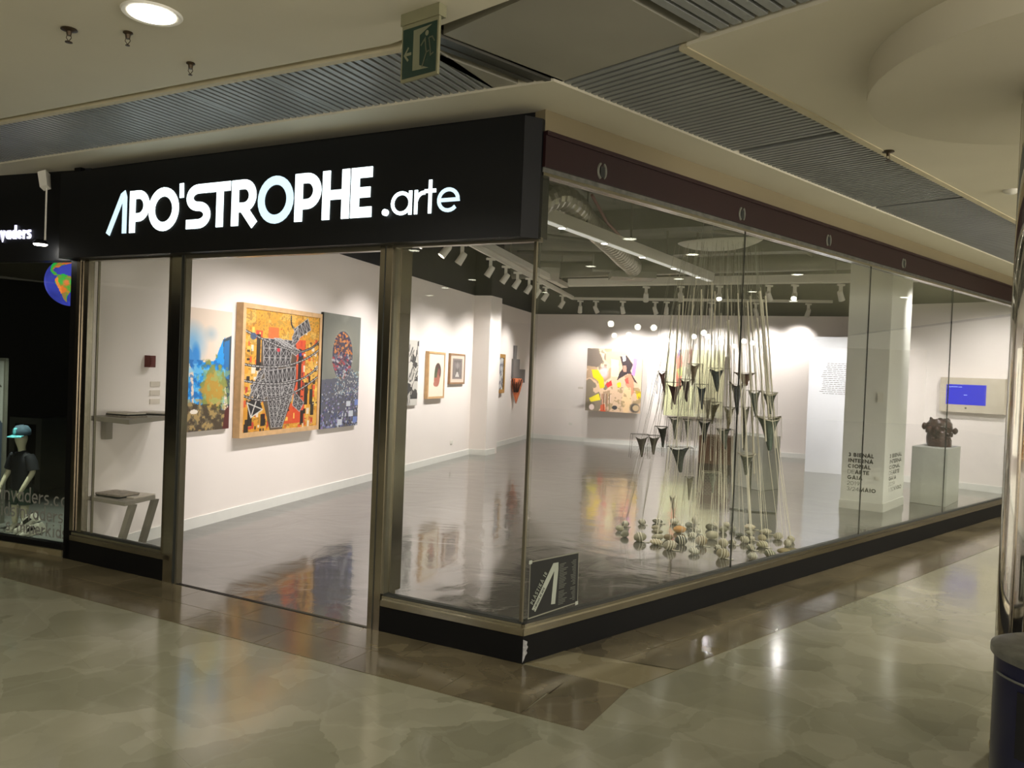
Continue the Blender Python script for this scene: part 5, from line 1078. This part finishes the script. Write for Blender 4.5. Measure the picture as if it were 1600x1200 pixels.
for i, (a, b_, r_, z_) in enumerate((((-1, 8.5), (8, 11.5), .03, 3.88), ((-1, 11.5), (8.2, 13), .05, 3.82), ((0, 15.5), (7, 14.3), .045, 3.86), ((1, 8), (6, 15.5), .025, 3.85), ((-.8, 13), (6, 16.4), .03, 3.9), ((-.4, 10), (7, 10.6), .03, 3.92))):
    o = MB(); o.tube([(a[0], a[1], z_), (b_[0], b_[1], z_)], r_, 8); tag(o.build('ceiling_pipe', MT['pipeg']), ('thin', 'thickest', 'thick', 'very thin diagonal', 'slim crossing', 'near slender')[i]+' grey pipe running under the dark gallery ceiling', 'pipe')
q0, q1 = aty(925, 305, 8.9), aty(968, 368, 10.2)
t = MB(); t.tube([q0, ((q0[0]+q1[0])/2, (q0[1]+q1[1])/2, (q0[2]+q1[2])/2-.06), q1], .018, 6); tag(t.build('cable_bundle', mat('reddish_cable', (120, 70, 62), .6)), 'thin reddish cable bundle sagging under the ceiling beside the foil duct', 'cable')

# ================================================================== hanging installation
CX, CY = 2.04, 8.10
ds = thing('hanging_dish', 'shallow oval white dish hanging at the top of the string installation', 'sculpture', (CX, CY, 2.93))
m = MB(); Rd = Matrix.Rotation(R(-5), 4, 'Y') @ Matrix.Rotation(R(-3), 4, 'X')
m.lathe([(.001, -.075), (.15, -.068), (.28, -.045), (.38, -.012), (.425, .012), (.43, .022), (.42, .026), (.37, .004), (.27, -.028), (.001, -.055)], (CX, CY, 2.955), 48, Rd, 1, .38); m.build('bowl', MT['whitep'], ds, smooth=True)
rr = random.Random(31)
for k in range(3): a = 2*PI*k/3; m = MB(); m.tube([(CX+.3*math.cos(a), CY+.3*math.sin(a), 2.95), (CX+.1*math.cos(a), CY+.1*math.sin(a), TOP)], .003, 4); m.build('suspension_thread', MT['thread'], ds)
STONES = [  # photo x, y of the centre, width, height, colour, twine, label
 (977, 819, 12, 9, (128, 124, 104), 1, 'small grey stone at the upper left end of the stone ring'), (968, 826, 13, 10, (164, 158, 130), 0, 'pale round stone furthest left of all'),
 (976, 835, 14, 11, (124, 120, 102), 0, 'grey stone just right of and below the furthest left one'), (1003, 816, 12, 9, (138, 134, 114), 1, 'lone grey stone in the back row left of the dark wrapped one'),
 (999.5, 840, 21, 15, (156, 150, 126), 1, 'large beige stone standing alone front left'), (1027, 815, 17, 7, (74, 70, 56), 1, 'dark flat stone with white wrap in the back left row'),
 (1025, 825, 14, 8, (160, 150, 122), 0, 'beige stone below the dark flat wrapped one'), (1027.5, 831, 16, 8, (138, 132, 108), 0, 'grey-beige stone third down in the left stack'),
 (1027.5, 840, 19, 10, (172, 166, 140), 0, 'light beige oval stone fourth down in the left stack'), (1025, 848, 22, 9, (196, 180, 146), 1, 'wide cream stone in the front left row'),
 (1044, 840, 15, 10, (142, 122, 94), 0, 'tan stone left of the dark slate one'), (1046, 853, 21, 15, (178, 170, 148), 1, 'large pale stone with grey wraps in the front row left of the slate one'),
 (1053.5, 815, 14, 10, (186, 182, 164), 1, 'white-grey bundled stone above the orange one'), (1061.5, 828, 21, 12, (214, 158, 92), 0, 'orange stone, the only orange one'),
 (1064, 845, 20, 14, (52, 54, 50), 1, 'dark slate stone with white wraps under the orange one'), (1076, 821, 12, 10, (122, 122, 104), 0, 'grey-green stone right of the orange one'),
 (1085.5, 813, 10, 12, (130, 124, 104), 1, 'upright grey stone highest in the back row'), (1081.5, 837, 15, 8, (138, 134, 112), 1, 'grey stone right of the slate one with twine'),
 (1088.5, 830, 12, 8, (130, 128, 106), 1, 'small grey stone above the tan wrapped one'), (1095, 846, 19, 16, (160, 140, 106), 1, 'tan stone with many white wraps, middle of the ring'),
 (1084.5, 862, 18, 10, (178, 174, 156), 1, 'pale stone with crossed wraps in the very front'), (1109, 824, 14, 10, (96, 90, 66), 0, 'olive stone behind the big light beige one'),
 (1117, 821.5, 10, 8, (160, 156, 136), 1, 'small pale stone right of the olive one'), (1112, 837, 20, 14, (190, 182, 152), 0, 'big smooth light beige stone in the middle'),
 (1130, 827.5, 14, 10, (134, 132, 112), 0, 'grey stone right of the big smooth one'), (1135, 820, 11, 7, (160, 158, 138), 1, 'small pale stone in the back row, middle right'),
 (1130, 849, 15, 14, (198, 188, 158), 1, 'cream wrapped stone standing over the striped front one'), (1121, 856.5, 13, 8, (134, 130, 112), 1, 'small grey stone left of the striped front one'),
 (1129, 866, 21, 16, (176, 164, 132), 1, 'striped beige stone with thick wraps, lowest of all'), (1145, 826.5, 11, 9, (142, 140, 122), 0, 'small grey stone in the back row left of the glass joint'),
 (1144, 848, 12, 8, (154, 148, 126), 1, 'small beige stone left of the glass joint'), (1155, 836, 13, 6, (80, 80, 66), 0, 'thin dark stone right of the glass joint'),
 (1171.5, 824, 18, 8, (214, 198, 168), 1, 'pinkish cream stone under the dark rod'), (1171, 833, 13, 7, (168, 164, 142), 0, 'flat pale stone below the pinkish cream one'),
 (1163, 844, 15, 11, (190, 184, 158), 1, 'round pale stone just right of the glass joint'), (1175, 842.5, 11, 7, (100, 98, 80), 1, 'small dark stone right of the round pale one'),
 (1173, 856, 15, 9, (150, 148, 128), 1, 'flat grey stone above the whitest one'), (1175.5, 870, 17, 12, (208, 206, 190), 1, 'whitest stone with twine tail in the front right'),
 (1196, 831.5, 19, 8, (190, 182, 156), 1, 'flat pale stone at the back right'), (1190.5, 841, 13, 11, (184, 172, 142), 0, 'round buff stone under the flat pale one at right'),
 (1191, 851.5, 20, 10, (196, 188, 152), 1, 'wide cream stone under the round buff one'), (1202.5, 866, 19, 12, (130, 132, 108), 1, 'grey-green stone with white loop in the front right'),
 (1215.5, 838.5, 15, 11, (196, 188, 164), 1, 'pale wrapped stone first of the right end group'), (1230, 849, 12, 11, (200, 192, 166), 1, 'white wrapped stone in the right end group'),
 (1235.5, 843, 12, 10, (186, 176, 142), 1, 'cream stone highest at the right end'), (1224.5, 862, 22, 9, (168, 152, 112), 0, 'flat tan stone lowest in the right end group'),
 (1237.5, 860, 18, 7, (138, 128, 92), 0, 'flat olive-tan stone furthest right of all')]
smc = {}
def stone_mat(c):
    k = tuple(c)
    if k not in smc: smc[k] = mat('stone', c, .75, nscale=22, noise=.13, bump=.15, bscale=70)
    return smc[k]
for i, (px, py, pw_, ph_, c, tw, lb_) in enumerate(STONES):
    g0 = atz(px, py+ph_*.46, .004); D = g0[1]; k = D/FPX; rx, rz = pw_*k/2, ph_*k/2*.96; ry = rx*.85
    y0 = g0[1]+ry*.7; x0 = g0[0]*y0/g0[1]; z0 = .004+rz*.93
    t = thing('wrapped_stone', lb_, 'stone', (x0, y0, .004), 'stones tied to the hanging cords')
    Mz = Matrix.Rotation(rr.uniform(-.5, .5), 4, 'Z') @ Matrix.Rotation(rr.uniform(-.12, .12), 4, 'Y')
    MB().ball((x0, y0, z0), (rx, ry, rz), 16, 10, Mz, wob=.06, rnd=rr).build('pebble', stone_mat(c), t, smooth=True)
    cm = MT['cord'] if px > 1010 else MT['cordg']
    if tw:
        m = MB(); n_ = rr.choice((2, 3, 3, 4)); tl_ = rr.uniform(-.5, .5)
        for j in range(n_):
            xo = (j-(n_-1)/2)*rx*.38; sc = math.sqrt(max(.1, 1-(xo/rx)**2))*1.08; pts = []
            for a in range(0, 361, 24): pts.append((x0+xo+tl_*rx*.5*math.sin(R(a)), y0+ry*sc*math.cos(R(a)), z0+rz*sc*math.sin(R(a))))
            m.tube(pts, .0045, 5, cap=False)
        if rr.random() < .5: m.tube([(x0+rx*.2, y0-ry*.9, .012), (x0+rx*1.0, y0-ry*1.0, .008), (x0+rx*1.35, y0-ry*.9, .008)], .0042, 5)
        m.build('twine_wrap', MT['cord'], t)
    zt = rr.uniform(2.05, 2.62); f = .50; tx, ty = CX+(x0-CX)*f+rr.uniform(-.05, .05), CY+(y0-CY)*f+rr.uniform(-.05, .05)
    if px < 1010: tx, ty, zt = CX-.50+rr.uniform(-.06, .04), CY+rr.uniform(-.1, .1), rr.uniform(1.55, 2.1)
    for j in range(2 if i % 3 == 0 else 1):
        m = MB(); o_ = .05*j; m.tube([(x0, y0, z0+rz*.9), (tx+o_, ty+o_*.5, zt-.3*j)], .002 if px < 1010 else rr.choice((.0018, .002, .0026)), 5); m.build('cord', cm, t)
        u_ = math.hypot(tx-CX, ty-CY); q_ = min(1, .36/max(u_, .01)); m = MB(); m.tube([(tx+o_, ty+o_*.5, zt-.3*j), (CX+(tx+o_-CX)*q_*.95, CY+(ty-CY)*q_*.95, 2.93)], .0011, 3); m.build('nylon_thread', MT['thread'], t)
# cream sticks wound with yarn in the upper part
for i, (px, y0_, y1_, dY, r_) in enumerate(((1050, 492, 640, .1, .007), (1082, 470, 700, -.2, .005), (1096, 452, 690, .2, .006), (1112, 440, 720, 0, .004), (1117, 455, 640, .3, .005), (1138, 500, 660, -.1, .010), (1153, 458, 700, -.25, .006), (1168, 470, 740, .1, .010), (1172, 462, 640, .3, .007), (1187, 455, 660, -.1, .010), (1191, 468, 690, .2, .008), (1196, 462, 700, .05, .008), (1183, 497, 690, -.3, .008), (1062, 475, 640, .2, .009), (1068, 462, 700, -.1, .006))):
    a = aty(px, y0_, CY+dY); b_ = aty(px+(px-1120)*.22, y1_, CY+dY*1.3); t = thing('yarn_rod', 'cream yarn-wound rod in the upper strings, '+(ORD+['fifteenth'])[sorted((1050, 1082, 1096, 1112, 1117, 1138, 1153, 1168, 1172, 1187, 1191, 1196, 1183, 1062, 1068)).index(px)]+' from left', 'rod', b_, 'cream rods in the upper strings')
    m = MB(); m.tube([b_, a], r_, 7); m.build('rod', MT['cord'], t); m = MB(); m.tube([a, (CX+(a[0]-CX)*.9, CY+(a[1]-CY)*.9, 2.93)], .0012, 3); m.build('nylon_thread', MT['thread'], t)
    if r_ > .0065:
        m = MB(); q = [(a[0]+.03*math.cos(j*2.1)*(j % 3), a[1]+.03*math.sin(j*2.1)*(j % 3), a[2]-.012*j) for j in range(7)]; m.tube(q, .0015, 4); m.build('knot', MT['thread'], t)
# metal ray-shaped funnels in wire cages
HORNS = [  # x0, x1, y_top, y_bottom, depth offset, colour, cage(x0,x1,y0,y1) or None, label
 (1029, 1040, 584, 613, -.1, (92, 56, 54), (1029, 1040, 580, 616), 'narrow dark red funnel in its own cage at the upper left edge'),
 (1044, 1066, 603, 632, .1, (84, 52, 56), (1042, 1070, 597, 650), 'wide maroon funnel in the upper left'), (1063, 1079, 595, 628, -.2, (72, 56, 56), (1061, 1082, 592, 640), 'dark brown curved funnel right of the maroon one'),
 (1076, 1093, 571, 602, .3, (150, 132, 110), (1074, 1094, 568, 612), 'pale tan funnel highest of the left half'), (1108, 1132, 580, 612, -.1, (66, 78, 82), (1109, 1137, 575, 640), 'slate blue funnel in a tall cage, top centre'),
 (1089, 1103, 606, 640, 0, (66, 78, 90), (1087, 1104, 600, 645), 'slate funnel with side spike, centre left'), (1141, 1160, 602, 648, -.2, (76, 80, 92), (1140, 1161, 600, 652), 'long slate funnel with red rim right of centre'),
 (1149, 1178, 584, 603, .2, (120, 82, 72), (1150, 1177, 582, 600), 'broad brown-red ray funnel, widest at the upper right'), (1170, 1188, 613, 652, 0, (120, 134, 132), (1168, 1190, 610, 660), 'broad bluish grey funnel at right'),
 (1191, 1213, 616, 647, -.1, (60, 72, 64), (1188, 1210, 612, 655), 'dark green funnel with white loop at the far right'), (1184, 1220, 655, 704, -.2, (92, 106, 96), (1181, 1216, 651, 684), 'biggest grey-green funnel with pale rim at right'),
 (1046, 1063, 655, 686, 0, (118, 122, 114), (1044, 1064, 652, 690), 'grey funnel just under the yellow painting, left'), (1068, 1079, 657, 684, .1, (130, 132, 122), (1066, 1080, 655, 688), 'small grey funnel under the yellow painting, right of the other'),
 (1091, 1109, 660, 692, -.2, (44, 48, 46), (1090, 1110, 656, 700), 'black funnel before the brown plinth top'), (1120, 1142, 672, 702, -.1, (112, 118, 108), (1120, 1143, 670, 706), 'grey funnel over the gap between the two rear plinths'),
 (1026, 1042, 669, 699, .1, (64, 66, 62), (1024, 1041, 666, 700), 'dark funnel right of the two outlying left ones'), (994, 1012, 685, 714, 0, (104, 98, 90), (987, 1012, 678, 716), 'brownish funnel furthest left in its cage'),
 (1014, 1031, 684, 710, .2, (108, 102, 92), (1012, 1034, 680, 713), 'faint brown funnel second from the left edge'), (1047, 1076, 702, 738, -.3, (72, 78, 76), (1045, 1079, 698, 741), 'large dark grey winged funnel alone in a square net cage, lower left'),
 (1071, 1083, 747, 781, -.1, (130, 124, 106), (1071, 1082, 745, 784), 'slender grey funnel hanging low right of the big winged one'), (1047, 1055, 777, 811, 0, (120, 108, 90), None, 'slender brown funnel hanging lowest, just above the stones'),
 (1105, 1121, 740, 770, -.1, (120, 124, 114), (1098, 1124, 737, 772), 'pale grey funnel under a wide wire bar, low centre'), (1156, 1178, 712, 742, -.2, (88, 94, 86), (1154, 1180, 708, 750), 'dark funnel with frayed white rim at the glass joint'),
 (1107, 1124, 632, 662, .2, (112, 104, 76), (1104, 1126, 628, 670), 'olive funnel in the dense centre'), (1131, 1147, 640, 676, .1, (160, 150, 120), (1130, 1148, 636, 680), 'buff funnel right of the olive one'),
 (1158, 1170, 640, 704, 0, (58, 62, 50), (1157, 1172, 636, 706), 'long black-green funnel, tallest and darkest in the middle right'), (1096, 1112, 625, 655, .35, (140, 128, 100), (1094, 1114, 622, 660), 'small buff funnel behind the slate one with a spike')]
for i, (xa, xb, ya, yb, dY, c, cg, lb_) in enumerate(HORNS):
    Y = CY+dY; k = Y/FPX; cx = (xa+xb)/2; top = aty(cx, ya, Y); bot = aty(cx+rr.uniform(-3, 3), yb, Y); h = top[2]-bot[2]; W_ = (xb-xa)*k*1.12
    t = thing('metal_funnel', lb_, 'sculpture', bot, 'ray-shaped metal funnels')
    m = MB(); rings = 12; seg = 12; vs = []; fs = []; yaw = rr.uniform(-.5, .5); lean = bot[0]-top[0]; ph = rr.uniform(0, 6)
    for a in range(rings+1):
        u = a/rings; wd = W_*.5*(.36*(1-u)**.8+.13+.52*math.exp(-u*4.2)); dp_ = W_*.5*(.42*(1-u)+.12)*(.8+.2*math.exp(-u*4)); zc = top[2]-h*u
        for b_ in range(seg):
            th = 2*PI*b_/seg; x = wd*math.cos(th); y = dp_*math.sin(th); zz = zc+(abs(math.cos(th))**3*h*.10*math.exp(-u*6) if u < .4 else 0)-(h*.05*(1-abs(math.cos(th))) if u < .15 else 0)
            vs.append((top[0]+x*math.cos(yaw)-y*math.sin(yaw)+lean*u+.02*math.sin(3*u+ph)*h*4*.25, Y+x*math.sin(yaw)+y*math.cos(yaw), zz))
    for a in range(rings):
        for b_ in range(seg): fs.append((a*seg+b_, a*seg+(b_+1) % seg, (a+1)*seg+(b_+1) % seg, (a+1)*seg+b_))
    fs.append(tuple(rings*seg+b_ for b_ in range(seg)))
    m.add(vs, fs); m.build('funnel', mat('patina', c, .45, .35, nscale=40, noise=.25), t, smooth=True)
    if i in (6, 7, 9, 10, 22): m = MB(); m.tube([vs[b_ % seg] for b_ in range(seg+1)], .006, 5); m.build('rim_binding', MT['wirew'] if i > 8 else MT['rust'], t)
    if cg:
        wm = MT['wirew'] if (cx > 1140 or i in (4, 21)) else MT['wire']; c0, c1 = aty(cg[0], cg[2], Y), aty(cg[1], cg[3], Y); x0, x1, z1, z0 = c0[0], c1[0], c0[2], c1[2]; d_ = min(.07, (x1-x0)*.35)
        m = MB()
        m.tube([(x0, Y-d_, z1), (x1, Y-d_, z1), (x1, Y+d_, z1), (x0, Y+d_, z1), (x0, Y-d_, z1)], .0028, 5)
        for q in ((x0, Y-d_), (x1, Y-d_), (x1, Y+d_), (x0, Y+d_)): m.tube([(q[0], q[1], z1), (q[0]-(.01 if q[0] == x0 else -.01), q[1], z0)], .0022, 5)
        m.build('wire_frame', wm, t)
        m = MB(); st = .016; n_ = max(2, int((z1-z0)/st)); n__ = max(2, int((x1-x0)/st))
        for a in range(n_+1):
            z = z0+(z1-z0)*a/n_; m.tube([(x0+(x1-x0)*b_/n__, Y-d_, z+(.005 if (b_+a) % 2 else -.003)) for b_ in range(n__+1)], .0008, 3, cap=False)
            m.tube([(x1, Y-d_+2*d_*b_/4, z+(.005 if b_ % 2 else -.003)) for b_ in range(5)], .0008, 3, cap=False)
        m.build('wire_net', wm, t)
        hang = ((x0+x1)/2, Y, z1)
    else: hang = (top[0], Y, top[2])
    m = MB(); up_ = (CX+(hang[0]-CX)*.62, CY+(hang[1]-CY)*.8, 2.93)
    for q in ((hang[0]-.03, hang[1]), (hang[0]+.03, hang[1])): m.tube([(q[0], q[1], hang[2]), up_], .0014, 3)
    m.build('hanging_thread', MT['cordg'] if cx < 1045 else MT['thread'], t)
# beads of wire wool hanging in the dense right cluster
for i, (px, ya, yb, dY, c, lb_) in enumerate(((1098, 565, 690, .15, 'thread', 'left'), (1112, 600, 700, .25, 'wirew', 'second'), (1150, 650, 760, -.1, 'wirew', 'third'), (1160, 590, 700, .2, 'wirew', 'fourth'), (1182, 640, 700, .1, 'wirew', 'fifth'), (1125, 680, 790, 0, 'wirew', 'sixth'), (1133, 700, 780, .1, 'wirew', 'seventh'))):
    a, b_ = aty(px, ya, CY+dY), aty(px+2, yb, CY+dY); t = MB(); n_ = int((a[2]-b_[2])/.012)
    for w_ in (0, 1, 2): t.tube([(a[0]+.016*math.sin(j*1.1+w_*2)+(b_[0]-a[0])*j/n_, CY+dY+.016*math.cos(j*1.3+w_), a[2]-j*.012) for j in range(n_)], .0013, 3)
    tag(t.build('wire_net_strand', MT[c]), 'loose crumpled wire strand hanging among the strings, '+lb_+' one', 'wire')
# dark rod on a flat base
q = atz(1177, 799, .004); t = thing('metal_stand', 'thin dark rod on a flat dark base under the frayed white-rimmed funnel', 'stand', q)
m = MB(); m.tube([(q[0]-.05, q[1], .02), aty(1174, 720, q[1]-.2)], .011, 8); m.build('rod', mat('dark_iron', (58, 60, 52), .5, .4), t)
m = MB(); m.prism([(q[0]-.26, q[1]+.12), (q[0]-.05, q[1]-.06), (q[0]+.24, q[1]-.10), (q[0]+.22, q[1]+.02), (q[0]-.02, q[1]+.1)], .004, .018); m.build('base_plate', mat('dark_iron_plate', (60, 62, 54), .5, .4), t)
